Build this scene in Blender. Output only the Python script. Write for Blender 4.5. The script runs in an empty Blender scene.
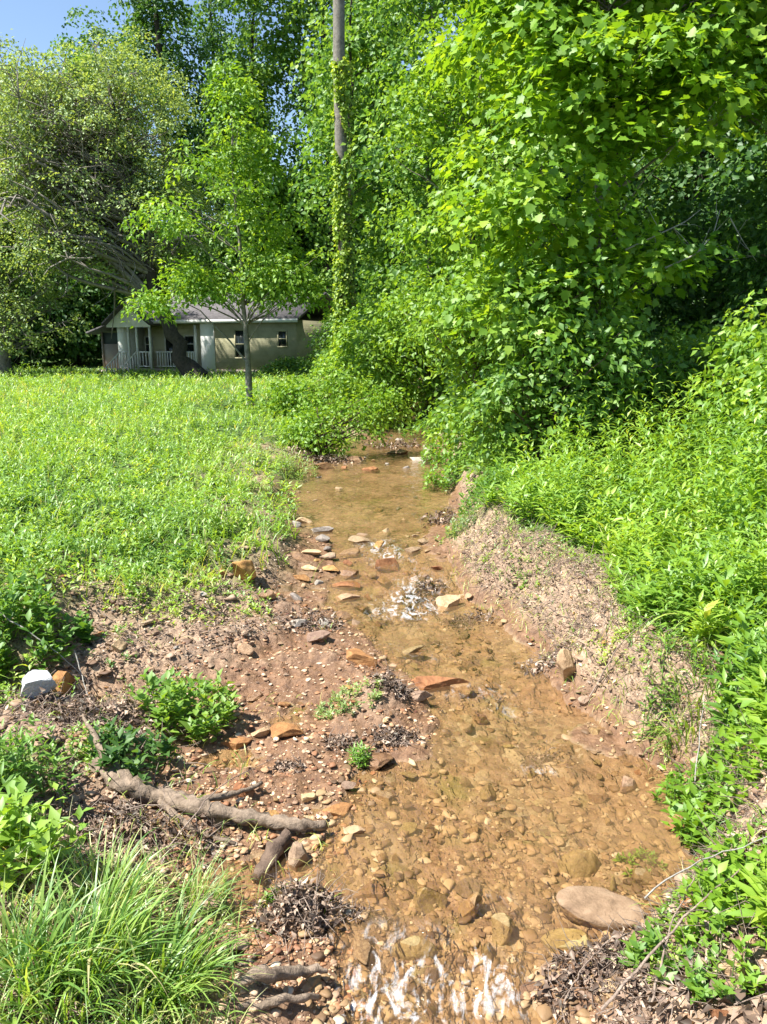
import bpy, math
import numpy as np
from mathutils import Vector

# ---------------------------------------------------------------- camera, sky, sun, exposure
sc = bpy.context.scene
CX, CY, FPX, PITCH, HC = 383.5, 512.0, 788.0, math.radians(12.1), 2.2
cam_d = bpy.data.cameras.new('camera'); cam = bpy.data.objects.new('camera', cam_d)
sc.collection.objects.link(cam); sc.camera = cam
cam.location = (0, 0, HC); cam.rotation_euler = (math.radians(90) - PITCH, 0, 0)
cam_d.sensor_fit = 'VERTICAL'; cam_d.sensor_height = 24.0; cam_d.lens = 24.0 * FPX / 1024.0
cam_d.clip_start = 0.05; cam_d.clip_end = 2000

SUN_EL = math.radians(58); SUN_H = (-1.0, -0.30)         # towards the sun, horizontally
hl = math.hypot(*SUN_H); sx, sy = SUN_H[0] / hl, SUN_H[1] / hl
SUNV = Vector((sx * math.cos(SUN_EL), sy * math.cos(SUN_EL), math.sin(SUN_EL)))
w = bpy.data.worlds.new('World'); sc.world = w; w.use_nodes = True
nt = w.node_tree; nt.nodes.clear()
sky = nt.nodes.new('ShaderNodeTexSky'); sky.sky_type = 'NISHITA'; sky.sun_disc = False
sky.sun_elevation = SUN_EL; sky.sun_rotation = math.atan2(sx, sy)
sky.air_density = 1.0; sky.dust_density = 0.2; sky.ozone_density = 1.2
bg = nt.nodes.new('ShaderNodeBackground'); bg.inputs[1].default_value = 0.085
wo = nt.nodes.new('ShaderNodeOutputWorld')
nt.links.new(sky.outputs[0], bg.inputs[0]); nt.links.new(bg.outputs[0], wo.inputs[0])
sun_d = bpy.data.lights.new('sun', 'SUN'); sun_d.energy = 5.0; sun_d.angle = math.radians(0.53)
sun_d.color = (1.0, 0.955, 0.88)
sun = bpy.data.objects.new('sun', sun_d); sc.collection.objects.link(sun)
sun.rotation_euler = SUNV.to_track_quat('Z', 'Y').to_euler()
vs = sc.view_settings; vs.view_transform = 'Standard'; vs.look = 'None'; vs.gamma = 1; vs.exposure = 1.35
vs.use_curve_mapping = False
cy = sc.cycles; cy.max_bounces = 6; cy.diffuse_bounces = 3; cy.glossy_bounces = 2
cy.transmission_bounces = 4; cy.transparent_max_bounces = 8
cy.use_denoising = True; cy.denoiser = 'OPENIMAGEDENOISE'; cy.denoising_prefilter = 'ACCURATE'
cy.caustics_reflective = False; cy.caustics_refractive = False
COL = sc.collection
rng = np.random.default_rng(7)

# ---------------------------------------------------------------- noise
def _h(ix, iy, iz, seed):
    n = (ix.astype(np.int64) * 374761393 + iy.astype(np.int64) * 668265263 + iz.astype(np.int64) * 2147483647 + seed * 1274126177) & 0xffffffff
    n = ((n ^ (n >> 13)) * 1274126177) & 0xffffffff
    n = ((n ^ (n >> 16)) * 2246822519) & 0xffffffff
    return ((n ^ (n >> 15)) & 0xffffff) / float(0xffffff)
def vn3(p, seed=0):
    p = np.asarray(p, float); i = np.floor(p).astype(np.int64); f = p - i; f = f * f * (3 - 2 * f)
    r = 0
    for dx in (0, 1):
        for dy in (0, 1):
            for dz in (0, 1):
                wgt = (f[..., 0] if dx else 1 - f[..., 0]) * (f[..., 1] if dy else 1 - f[..., 1]) * (f[..., 2] if dz else 1 - f[..., 2])
                r = r + wgt * _h(i[..., 0] + dx, i[..., 1] + dy, i[..., 2] + dz, seed)
    return r * 2 - 1
def vn2(x, y, seed=0):
    x = np.asarray(x, float); y = np.asarray(y, float)
    ix = np.floor(x).astype(np.int64); iy = np.floor(y).astype(np.int64); fx = x - ix; fy = y - iy
    fx = fx * fx * (3 - 2 * fx); fy = fy * fy * (3 - 2 * fy); z = np.zeros_like(ix)
    a = _h(ix, iy, z, seed); b = _h(ix + 1, iy, z, seed); c = _h(ix, iy + 1, z, seed); d = _h(ix + 1, iy + 1, z, seed)
    return ((a * (1 - fx) + b * fx) * (1 - fy) + (c * (1 - fx) + d * fx) * fy) * 2 - 1
def fbm(x, y, sc_, o=3, seed=0):
    r = 0; a = 1.0; s = 1.0 / sc_
    for k in range(o):
        r = r + a * vn2(np.asarray(x) * s + 13.7 * k, np.asarray(y) * s - 7.1 * k, seed + k); a *= 0.5; s *= 2.03
    return r
def sstep(a, b, x):
    t = np.clip((x - a) / (b - a), 0, 1); return t * t * (3 - 2 * t)

# ---------------------------------------------------------------- pixel -> world
def ray(px, py):
    a = (px - CX) / FPX; b = (CY - py) / FPX
    d = np.array([a, math.cos(PITCH) + b * math.sin(PITCH), -math.sin(PITCH) + b * math.cos(PITCH)])
    return d
def at_z(px, py, z):
    d = ray(px, py); t = (z - HC) / d[2]
    return d[0] * t, d[1] * t
def at_y(px, py, Y):
    d = ray(px, py); t = Y / d[1]
    return np.array([d[0] * t, Y, HC + d[2] * t])

# ---------------------------------------------------------------- terrain profile
def wl(y):       # water level along the creek
    y = np.asarray(y, float)
    return (-0.07 + 0.07 * sstep(2.25, 2.75, y) + 0.03 * sstep(4.5, 4.9, y) + 0.15 * sstep(6.2, 7.7, y)
            + 0.006 * np.clip(y - 7.7, 0, 20))
_rows = [(1060, 335, 590, 130), (1024, 330, 592, 110), (980, 325, 605, 90), (930, 325, 650, 140), (880, 330, 690, 130), (850, 335, 690, 120),
         (800, 355, 672, 150), (760, 385, 640, 180), (720, 425, 600, 205), (690, 412, 560, 190), (665, 385, 540, 120),
         (650, 372, 530, 60), (620, 350, 500, 30), (600, 343, 462, 20), (570, 335, 448, 18), (545, 330, 447, 15),
         (525, 308, 450, 14), (500, 303, 445, 12), (465, 318, 438, 8), (450, 348, 436, 6), (438, 378, 430, 5), (428, 388, 424, 4)]
_ys, _xl, _xr, _fl = [], [], [], []
for r, a, b, f in _rows:
    z = 0.0
    for _ in range(4):
        xx, yy = at_z(a, r, z); z = float(wl(yy))
    _ys.append(yy); _xl.append(xx); _xr.append(at_z(b, r, z)[0])
    _fl.append(f / FPX * (yy * math.cos(PITCH) + (HC - z) * math.sin(PITCH)))
_ys.append(60); _xl.append(2.2); _xr.append(3.2); _fl.append(.1)
_ys.append(500); _xl.append(2.2); _xr.append(3.2); _fl.append(.1)
_ys = [-30] + _ys; _xl = [_xl[0]] + _xl; _xr = [_xr[0]] + _xr; _fl = [_fl[0]] + _fl
_ys = np.array(_ys); _xl = np.array(_xl); _xr = np.array(_xr); _fl = np.array(_fl)

def edges(y):
    return np.interp(y, _ys, _xl), np.interp(y, _ys, _xr), np.interp(y, _ys, _fl)

def bump(x, y, cx, cy_, rx, ry, a):
    return a * np.exp(-(((x - cx) / rx) ** 2 + ((y - cy_) / ry) ** 2))
HB = []
def add_bump(px, py, z, rx, ry, a):
    X, Y = at_z(px, py, z); HB.append((X, Y, rx, ry, a))
add_bump(375, 705, .05, .26, .26, .10)     # grassy debris bar
add_bump(410, 745, .05, .16, .12, .06)
add_bump(290, 905, .03, .13, .10, .05)     # root clump
add_bump(262, 1010, .0, .16, .12, .08)
add_bump(330, 650, .12, .2, .4, .05)
add_bump(50, 655, .35, .6, .22, -.36)     # dark hollow behind the white rock
add_bump(45, 720, .35, .3, .2, .10)
add_bump(95, 815, .25, .35, .15, -.12)
add_bump(250, 870, .05, .3, .12, -.10)     # side pool
add_bump(225, 915, .02, .2, .2, -.07)
add_bump(215, 735, .15, .25, .12, -.10)
add_bump(305, 715, .04, .28, .18, -.05)
add_bump(600, 975, .0, .22, .14, .09)
add_bump(560, 765, .0, .12, .08, .05)
add_bump(590, 725, .1, .2, .2, .05)
add_bump(445, 540, .2, .3, .6, .06)
add_bump(130, 880, .2, .5, .35, .06)

def bare_w(y): return np.interp(y, [2.3, 2.9, 3.1, 4.3, 5.2, 6.3, 7.5, 9.4, 12, 20], [.5, .2, .12, .20, .42, .46, .36, .22, .18, .15])
def hbase(x, y):
    x = np.asarray(x, float); y = np.asarray(y, float)
    xl, xr, fl = edges(y); W = wl(y)
    wob = 0.10 * fbm(x * 0 + y, x * 0, 0.9, 2, 5) + 0.07 * fbm(x, y, .28, 3, 9)
    dl = xl - x + wob; dr = x - xr + wob * .8
    din = np.minimum(-dl, -dr)                      # >0 inside the channel
    bed = W - (0.018 + 0.05 * sstep(0, .5, din) + .02 * sstep(.5, 1.2, din)) * (1 - .5 * sstep(7, 8.5, y))
    u = dl - fl                                     # past the flat bar
    left = (W + 0.015 + 0.035 * sstep(0, .5, dl) + .11 * sstep(-.05, .5, u) + .14 * sstep(.3, 1.1, u)
            + (0.40 - W * .6) * sstep(.5, 3.2, u) - .10 * sstep(.3, 1.6, u) )
    rb = 0.52 + 0.15 * sstep(5, 9, y)                # how wide the bare slope is
    rw = bare_w(y) * .95 + .14
    rh = 0.50 - W * .5
    right = (W + 0.02 + 0.10 * sstep(0, .16, dr) + (rh - .12) * sstep(.08, rw, dr) + 0.55 * sstep(1.5, 7.0, dr) + .3 * sstep(6, 16, dr))
    h = np.where(dl > 0, left, np.where(dr > 0, right, bed))
    h = np.where((dl <= 0) & (dr <= 0), bed, h)
    for b in HB:
        h = h + bump(x, y, *b)
    # hills behind
    h = h + 9.0 * sstep(48, 110, y) + 3.0 * sstep(14, 50, x) * sstep(5, 20, y) + 2 * sstep(30, 90, -x)
    lb = sstep(.05, .6, u) * (1 - sstep(9, 12, y)) * (dl > 0)
    h = h + lb * .06 * fbm(x, y, .62, 2, 61)
    return h, dl, dr, u
def H(x, y):
    h, dl, dr, u = hbase(x, y)
    far = 1 - 0.7 * sstep(8, 20, np.asarray(y, float))
    bank = sstep(-.1, .5, np.maximum(dl, dr))
    h = h + far * ((0.010 + .026 * bank) * fbm(x, y, .38, 3, 21) + (0.010 + .012 * bank) * fbm(x, y, .09, 3, 31) + (.004 + .008 * bank) * fbm(x, y, .033, 2, 41))
    return h
def H1(x, y): return float(H(np.array([x]), np.array([y]))[0])
def hit(px, py):
    d = ray(px, py); ts = np.linspace(1.5, 60, 6000) / d[1]
    X = d[0] * ts; Y = d[1] * ts; Z = HC + d[2] * ts
    k = np.argmax(Z < H(X, Y))
    return float(X[k]), float(Y[k]), float(H(X[k:k+1], Y[k:k+1])[0])
def depth_of(y, z): return y * math.cos(PITCH) + (HC - z) * math.sin(PITCH)

# ---------------------------------------------------------------- mesh builders
def mk(name, V, faces_list, mat=None, parent=None, rnd=None, smooth=False, mats=None, mi=None, attrs=None):
    """faces_list: list of (F,k) int arrays"""
    me = bpy.data.meshes.new(name)
    V = np.asarray(V, np.float32); me.vertices.add(len(V)); me.vertices.foreach_set('co', V.ravel())
    fl = [np.asarray(f, np.int32) for f in faces_list if len(f)]
    tot = sum(f.size for f in fl); nf = sum(len(f) for f in fl)
    me.loops.add(tot); me.polygons.add(nf)
    me.loops.foreach_set('vertex_index', np.concatenate([f.ravel() for f in fl]))
    lt = np.concatenate([np.full(len(f), f.shape[1], np.int32) for f in fl])
    ls = np.concatenate([[0], np.cumsum(lt)[:-1]]).astype(np.int32)
    me.polygons.foreach_set('loop_start', ls); me.polygons.foreach_set('loop_total', lt)
    if smooth: me.polygons.foreach_set('use_smooth', np.ones(nf, bool))
    at = dict(attrs or {})
    if rnd is not None: at['rnd'] = rnd
    for k, v in at.items():
        a = me.attributes.new(k, 'FLOAT', 'POINT'); a.data.foreach_set('value', np.asarray(v, np.float32))
    for m in (mats or ([mat] if mat else [])): me.materials.append(m)
    if mi is not None: me.polygons.foreach_set('material_index', np.asarray(mi, np.int32))
    me.update(calc_edges=True)
    o = bpy.data.objects.new(name, me); COL.objects.link(o)
    if parent: o.parent = parent
    return o
def tag(o, label=None, cat=None, group=None, kind=None):
    if label: o['label'] = label
    if cat: o['category'] = cat
    if group: o['group'] = group
    if kind: o['kind'] = kind
    return o
def empty(name, loc, label, cat, group=None):
    o = bpy.data.objects.new(name, None); COL.objects.link(o); o.location = loc
    o.empty_display_size = .1
    return tag(o, label, cat, group)
class MB:
    def __init__(s): s.v = []; s.f = {}; s.n = 0; s.r = []
    def add(s, V, F, r=0.5):
        V = np.asarray(V, float); F = np.asarray(F, int)
        s.v.append(V); s.f.setdefault(F.shape[1], []).append(F + s.n); s.n += len(V)
        s.r.append(np.full(len(V), r) if np.isscalar(r) else np.asarray(r))
    def box(s, x0, x1, y0, y1, z0, z1, r=.5):
        V = [(x, y, z) for x in (x0, x1) for y in (y0, y1) for z in (z0, z1)]
        s.add(V, [(0, 1, 3, 2), (4, 6, 7, 5), (0, 4, 5, 1), (2, 3, 7, 6), (0, 2, 6, 4), (1, 5, 7, 3)], r)
    def tube(s, P, R, n=6, r=.5, rough=0, cap=True):
        P = np.asarray(P, float); R = np.broadcast_to(np.asarray(R, float), (len(P),))
        T = np.gradient(P, axis=0); T /= np.linalg.norm(T, axis=1)[:, None] + 1e-9
        ref = np.array([0, 0, 1.]) if abs(T[0][2]) < .8 else np.array([1., 0, 0])
        U = np.cross(T, ref); U /= np.linalg.norm(U, axis=1)[:, None] + 1e-9; W = np.cross(T, U)
        a = np.arange(n) * 2 * math.pi / n
        ring = (np.cos(a)[None, :, None] * U[:, None] + np.sin(a)[None, :, None] * W[:, None])
        rad = R[:, None, None] * (1 + (rough * rng.uniform(-1, 1, (len(P), n, 1)) if rough else 0))
        V = (P[:, None] + ring * rad).reshape(-1, 3)
        i = np.arange(len(P) - 1)[:, None] * n; j = np.arange(n)[None]; k = (j + 1) % n
        F = np.stack([i + j, i + k, i + n + k, i + n + j], -1).reshape(-1, 4)
        s.add(V, F, r)
        if cap and n <= 12:
            for e in (0, len(P) - 1):
                s.f.setdefault(n, []).append(np.array([[s.n - len(V) + e * n + q for q in range(n)]]))
    def build(s, name, mat=None, parent=None, smooth=False, **k):
        fl = [np.concatenate(s.f[q]) for q in sorted(s.f)]
        return mk(name, np.concatenate(s.v), fl, mat, parent, rnd=np.concatenate(s.r), smooth=smooth, **k)

def nrm(a): return a / (np.linalg.norm(a, axis=-1, keepdims=True) + 1e-9)
# leaf templates: x side, y along, z normal ; triangles
def T_leaf(wd=.42, fold=.10, droop=.12):
    V = [(0, 0, 0), (-wd / 2, .42, fold), (0, .5, 0), (wd / 2, .42, fold), (0, 1, -droop)]
    return np.array(V), np.array([(0, 2, 1), (1, 2, 4), (2, 3, 4), (0, 3, 2)])
def T_kite(wd=.6, fold=.1):
    return np.array([(0, 0, 0), (-wd / 2, .45, fold), (wd / 2, .45, fold), (0, 1, -.06)]), np.array([(0, 3, 1), (0, 2, 3)])
def T_maple():
    o = [(0, 0), (.20, .05), (.46, .02), (.36, .24), (.62, .50), (.34, .52), (.30, .70), (.0, 1.02)]
    pts = [(x, y, .10 * abs(x) - .10 * y * y) for x, y in o] + [(-x, y, .10 * abs(x) - .10 * y * y) for x, y in o[-2:0:-1]]
    V = np.array([(0, .42, -.03)] + pts); n = len(pts)
    return V, np.array([(0, 1 + i, 1 + (i + 1) % n) for i in range(n)])
def leaves(P, D, N, S, tmpl):
    V0, F0 = tmpl; D = nrm(D); X = nrm(np.cross(D, N)); N2 = np.cross(X, D)
    S = np.asarray(S)[:, None, None]
    V = P[:, None] + S * (V0[None, :, :1] * X[:, None] + V0[None, :, 1:2] * D[:, None] + V0[None, :, 2:] * N2[:, None])
    F = F0[None] + (np.arange(len(P)) * len(V0))[:, None, None]
    return V.reshape(-1, 3), F.reshape(-1, 3), len(V0)
def leafobj(name, P, D, N, S, tmpl, mat, parent=None, rnd=None):
    V, F, k = leaves(P, D, N, S, tmpl)
    if rnd is None: rnd = rng.random(len(P))
    return mk(name, V, [F], mat, parent, rnd=np.repeat(rnd, k))
def blades(P, D, L, Wd, bend, segs=4):
    """grass blades: P roots, D horizontal lean dirs, L length, Wd width, bend 0..1"""
    n = len(P); t = np.linspace(0, 1, segs + 1)
    ang = bend[:, None] * t[None] ** 1.2 * 1.9 + .12
    dl = (L / segs)[:, None]
    hx = np.concatenate([np.zeros((n, 1)), np.cumsum(np.sin(ang[:, 1:]) * dl, 1)], 1)
    hz = np.concatenate([np.zeros((n, 1)), np.cumsum(np.cos(ang[:, 1:]) * dl, 1)], 1)
    C = P[:, None] + hx[..., None] * D[:, None]; C[..., 2] += hz
    tw = rng.uniform(-.9, .9, n); Sd = np.stack([-D[:, 1] * np.cos(tw) + D[:, 0] * np.sin(tw), D[:, 0] * np.cos(tw) + D[:, 1] * np.sin(tw), 0 * tw], 1)
    wd = Wd[:, None] * (1 - t[None] ** 2.2) * .5 + .0003
    A = C - Sd[:, None] * wd[..., None]; B = C + Sd[:, None] * wd[..., None]
    V = np.stack([A, B], 2).reshape(n, -1, 3); m = 2 * (segs + 1)
    f = np.array([(2 * i, 2 * i + 1, 2 * i + 3, 2 * i + 2) for i in range(segs)])
    F = f[None] + (np.arange(n) * m)[:, None, None]
    return V.reshape(-1, 3), F.reshape(-1, 4), m
def bladeobj(name, P, D, L, Wd, bend, mat, parent=None, segs=4, rnd=None):
    V, F, m = blades(P, D, L, Wd, bend, segs)
    r = rng.random(len(P)) if rnd is None else rnd
    return mk(name, V, [F], mat, parent, rnd=np.repeat(r, m))

# ---------------------------------------------------------------- materials
class Mat:
    def __init__(s, name):
        s.m = bpy.data.materials.new(name); s.m.use_nodes = True; s.t = s.m.node_tree; s.t.nodes.clear()
        s.out = s.n('OutputMaterial')
    def n(s, t, **k):
        nd = s.t.nodes.new('ShaderNode' + t)
        for a, b in k.items(): setattr(nd, a, b)
        return nd
    def l(s, a, b): s.t.links.new(a, b)
    def attr(s, nm): return s.n('Attribute', attribute_name=nm).outputs['Fac']
    def pos(s): return s.n('NewGeometry').outputs['Position']
    def noise(s, scale, detail=4, rough=.6, vec=None, dist=0):
        q = s.n('TexNoise'); q.inputs['Scale'].default_value = scale; q.inputs['Detail'].default_value = detail
        q.inputs['Roughness'].default_value = rough; q.inputs['Distortion'].default_value = dist
        s.l(vec or s.pos(), q.inputs['Vector']); return q.outputs['Fac']
    def ramp(s, fac, stops):
        r = s.n('ValToRGB'); e = r.color_ramp.elements
        while len(e) < len(stops): e.new(.5)
        for i, (p, c) in enumerate(stops):
            e[i].position = p; e[i].color = (*c, 1) if len(c) == 3 else c
        s.l(fac, r.inputs[0]); return r.outputs[0]
    def mapr(s, v, a, b, c=0, d=1):
        q = s.n('MapRange'); q.inputs[1].default_value = a; q.inputs[2].default_value = b
        q.inputs[3].default_value = c; q.inputs[4].default_value = d; s.l(v, q.inputs[0]); return q.outputs[0]
    def math(s, op, a, b=None):
        q = s.n('Math', operation=op)
        for i, v in enumerate((a, b)):
            if v is None: continue
            if isinstance(v, (int, float)): q.inputs[i].default_value = v
            else: s.l(v, q.inputs[i])
        return q.outputs[0]
    def mix(s, f, a, b, blend='MIX'):
        q = s.n('Mix', data_type='RGBA', blend_type=blend)
        for i, v in ((0, f), (6, a), (7, b)):
            if isinstance(v, (int, float)): q.inputs[i].default_value = v
            elif isinstance(v, tuple): q.inputs[i].default_value = (*v, 1)
            else: s.l(v, q.inputs[i])
        return q.outputs[2]
    def principled(s, col, rough=.8, bump=None, bstr=.3, bdist=.01, spec=.3):
        p = s.n('BsdfPrincipled')
        if isinstance(col, tuple): p.inputs['Base Color'].default_value = (*col, 1)
        else: s.l(col, p.inputs['Base Color'])
        if isinstance(rough, (int, float)): p.inputs['Roughness'].default_value = rough
        else: s.l(rough, p.inputs['Roughness'])
        p.inputs['Specular IOR Level'].default_value = spec
        if bump is not None:
            b = s.n('Bump'); b.inputs['Strength'].default_value = bstr; b.inputs['Distance'].default_value = bdist
            s.l(bump, b.inputs['Height']); s.l(b.outputs[0], p.inputs['Normal'])
        s.l(p.outputs[0], s.out.inputs[0]); return s.m

def leafmat(name, stops, trans=.48, tcol=1.3, gloss=.03, rough=.5):
    m = Mat(name); c = m.ramp(m.attr('rnd'), stops)
    d = m.n('BsdfDiffuse'); m.l(c, d.inputs[0])
    tc = m.mix(1.0, c, (min(1.6, tcol * 1.15), tcol, .6), 'MULTIPLY')
    t = m.n('BsdfTranslucent'); m.l(tc, t.inputs[0])
    x = m.n('MixShader'); x.inputs[0].default_value = trans; m.l(d.outputs[0], x.inputs[1]); m.l(t.outputs[0], x.inputs[2])
    g = m.n('BsdfGlossy'); g.inputs['Roughness'].default_value = rough; g.inputs[0].default_value = (.9, 1, .9, 1)
    y = m.n('MixShader'); y.inputs[0].default_value = gloss; m.l(x.outputs[0], y.inputs[1]); m.l(g.outputs[0], y.inputs[2])
    m.l(y.outputs[0], m.out.inputs[0]); return m.m
ML = {}
ML['lime'] = leafmat('lime leaf', [(0, (.08, .19, .018)), (.5, (.19, .35, .03)), (1, (.34, .50, .05))])
ML['maple'] = leafmat('maple leaf', [(0, (.07, .18, .014)), (.5, (.18, .34, .022)), (1, (.34, .49, .035))])
ML['mid'] = leafmat('mid green leaf', [(0, (.05, .15, .022)), (.5, (.14, .28, .04)), (1, (.27, .42, .06))])
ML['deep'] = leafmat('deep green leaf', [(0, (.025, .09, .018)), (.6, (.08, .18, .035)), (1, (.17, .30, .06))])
ML['olive'] = leafmat('olive leaf', [(0, (.11, .18, .06)), (.5, (.25, .36, .11)), (1, (.40, .51, .15))], gloss=.04)
ML['weed'] = leafmat('weed leaf', [(0, (.07, .19, .03)), (.5, (.21, .38, .04)), (.85, (.36, .52, .06)), (1, (.48, .51, .09))], gloss=.05)
ML['grass'] = leafmat('grass blade', [(0, (.10, .22, .035)), (.55, (.24, .41, .045)), (.9, (.40, .53, .08)), (1, (.54, .49, .20))], gloss=.05)
ML['sedge'] = leafmat('sedge blade', [(0, (.09, .22, .03)), (.6, (.24, .40, .06)), (.92, (.37, .50, .11)), (1, (.55, .48, .25))], gloss=.06)
ML['dry'] = leafmat('dry leaf', [(0, (.06, .04, .03)), (.35, (.17, .115, .085)), (.7, (.38, .27, .20)), (1, (.62, .50, .37))], trans=.12, gloss=.03)
ML['vine'] = leafmat('vine leaf', [(0, (.10, .20, .02)), (.5, (.26, .40, .04)), (1, (.40, .52, .08))])

def barkmat(name, a, b, sc_=9):
    m = Mat(name); n = m.noise(sc_, 5, .7, dist=.5); c = m.ramp(n, [(.3, a), (.7, b)])
    return m.principled(c, .9, m.noise(sc_ * 4, 4, .7), .6, .02)
MB_dark = barkmat('dark bark', (.02, .016, .012), (.065, .052, .04))
MB_grey = barkmat('grey bark', (.10, .09, .075), (.30, .27, .23))
MB_pale = barkmat('pale bark', (.16, .15, .13), (.42, .40, .36))
MB_brown = barkmat('brown bark', (.06, .04, .03), (.20, .14, .10), 14)
MB_drift = barkmat('weathered root wood', (.09, .065, .045), (.34, .26, .19), 18)
MB_twig = barkmat('dry twig', (.14, .10, .08), (.42, .33, .26), 30)
MB_stem = Mat('green stem').principled((.10, .18, .04), .7)

def groundmat():
    m = Mat('creek bank soil'); veg = m.attr('veg'); bed = m.attr('bed'); damp = m.attr('damp')
    n1 = m.noise(2.2, 5, .65); n2 = m.noise(17, 6, .75); n3 = m.noise(70, 4, .7); n5 = m.noise(.9, 4, .6)
    soil = m.ramp(n2, [(.28, (.08, .05, .033)), (.45, (.26, .175, .115)), (.60, (.43, .315, .21)), (.75, (.58, .46, .32))])
    dark = m.ramp(n3, [(.35, (.12, .075, .05)), (.65, (.36, .25, .17))])
    soil = m.mix(m.mapr(n1, .42, .62), soil, dark)
    soil = m.mix(m.math('MULTIPLY', m.mapr(n3, .58, .7), .7), soil, (.56, .46, .33))
    vo = m.n('TexVoronoi'); vo.inputs['Scale'].default_value = 26; m.l(m.pos(), vo.inputs['Vector'])
    vo2 = m.n('TexVoronoi'); vo2.inputs['Scale'].default_value = 11; m.l(m.pos(), vo2.inputs['Vector'])
    peb = m.ramp(vo.outputs['Color'], [(.1, (.05, .035, .022)), (.35, (.21, .14, .075)), (.6, (.33, .235, .135)), (.8, (.21, .165, .085)), (.95, (.48, .40, .28))])
    peb2 = m.ramp(vo2.outputs['Color'], [(.1, (.10, .065, .035)), (.5, (.32, .20, .10)), (.9, (.42, .33, .19))])
    bedc = m.mix(m.mapr(n1, .4, .6), peb, peb2)
    silt = m.ramp(n2, [(.3, (.07, .04, .024)), (.5, (.25, .148, .08)), (.7, (.43, .295, .18))])
    bedc = m.mix(m.mapr(n5, .42, .58), bedc, silt)
    olive = m.mapr(m.noise(3.1, 3, .5), .56, .68, 0, .5)
    bedc = m.mix(olive, bedc, (.20, .19, .045))
    mud = m.ramp(n2, [(.3, (.085, .042, .022)), (.55, (.20, .11, .058)), (.75, (.34, .20, .11))])
    c = m.mix(damp, soil, mud)
    c = m.mix(bed, c, bedc)
    g = m.ramp(n3, [(.3, (.03, .07, .012)), (.7, (.09, .15, .03))])
    c = m.mix(veg, c, g)
    rough = m.mapr(m.math('MAXIMUM', m.math('MULTIPLY', damp, .8), 0), 0, 1, .92, .38)
    h = m.math('ADD', n3, m.math('MULTIPLY', m.math('ADD', vo.outputs['Distance'], vo2.outputs['Distance']), -.8))
    return m.principled(c, rough, h, .8, .014, .35)
def watermat():
    m = Mat('shallow stream water'); foam = m.attr('foam')
    mp = m.n('Mapping'); mp.inputs['Scale'].default_value = (1.0, .55, 1.0); m.l(m.pos(), mp.inputs[0])
    n = m.noise(11, 3, .55, mp.outputs[0], .6); n2 = m.noise(38, 2, .5, mp.outputs[0], .4)
    hgt = m.math('ADD', n, m.math('MULTIPLY', n2, .35))
    hgt2 = m.math('MULTIPLY', hgt, m.mapr(foam, 0, .5, 1.0, 1.7))
    b = m.n('Bump'); b.inputs['Strength'].default_value = .8; b.inputs['Distance'].default_value = .03; m.l(hgt2, b.inputs['Height'])
    tr = m.n('BsdfTransparent'); tr.inputs[0].default_value = (.94, .87, .76, 1)
    gl = m.n('BsdfGlossy'); gl.inputs['Roughness'].default_value = .04; m.l(b.outputs[0], gl.inputs['Normal'])
    fr = m.n('Fresnel'); fr.inputs[0].default_value = 1.33; m.l(b.outputs[0], fr.inputs['Normal'])
    x = m.n('MixShader'); m.l(m.math('MULTIPLY', fr.outputs[0], 1.5), x.inputs[0]); m.l(tr.outputs[0], x.inputs[1]); m.l(gl.outputs[0], x.inputs[2])
    # silt hanging in the water
    sd = m.n('BsdfDiffuse'); sd.inputs[0].default_value = (.36, .225, .11, 1)
    x1 = m.n('MixShader'); m.l(m.mapr(m.noise(2.6, 4, .6, mp.outputs[0], .5), .40, .70, .03, .30), x1.inputs[0]); m.l(x.outputs[0], x1.inputs[1]); m.l(sd.outputs[0], x1.inputs[2])
    fo = m.n('BsdfDiffuse'); fo.inputs[0].default_value = (.85, .86, .88, 1); m.l(b.outputs[0], fo.inputs['Normal'])
    mp2 = m.n('Mapping'); mp2.inputs['Scale'].default_value = (1.2, .6, 1.0); m.l(m.pos(), mp2.inputs[0])
    fa = m.noise(13, 4, .6, mp2.outputs[0], 1.5); fb = m.noise(70, 3, .7, m.pos(), .8)
    fn = m.math('ADD', m.math('MULTIPLY', fa, .80), m.math('MULTIPLY', fb, .20))
    ff = m.math('MULTIPLY', m.mapr(m.math('ADD', fn, m.math('MULTIPLY', foam, .07)), .555, .80), m.mapr(foam, .15, .9))
    x2 = m.n('MixShader'); m.l(m.math('MULTIPLY', ff, .7), x2.inputs[0]); m.l(x1.outputs[0], x2.inputs[1]); m.l(fo.outputs[0], x2.inputs[2])
    m.l(x2.outputs[0], m.out.inputs[0]); return m.m
def rockmat(name, a, b, c, sc_=8, rough=.8, lichen=None):
    m = Mat(name); tc = m.n('TexCoord').outputs['Object']; oi = m.n('ObjectInfo').outputs['Random']
    n = m.noise(sc_, 6, .7, tc, .4); col = m.ramp(n, [(.28, a), (.5, b), (.72, c)])
    hs = m.n('HueSaturation'); m.l(col, hs.inputs['Color']); m.l(m.mapr(oi, 0, 1, .7, 1.25), hs.inputs['Value']); m.l(m.mapr(oi, 0, 1, .488, .515), hs.inputs['Hue'])
    col = hs.outputs[0]
    if lichen: col = m.mix(m.mapr(m.noise(sc_ * 2.2, 4, .6, tc), .55, .65), col, lichen)
    return m.principled(col, rough, m.noise(sc_ * 6, 5, .75, tc), .7, .012, .35)
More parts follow.
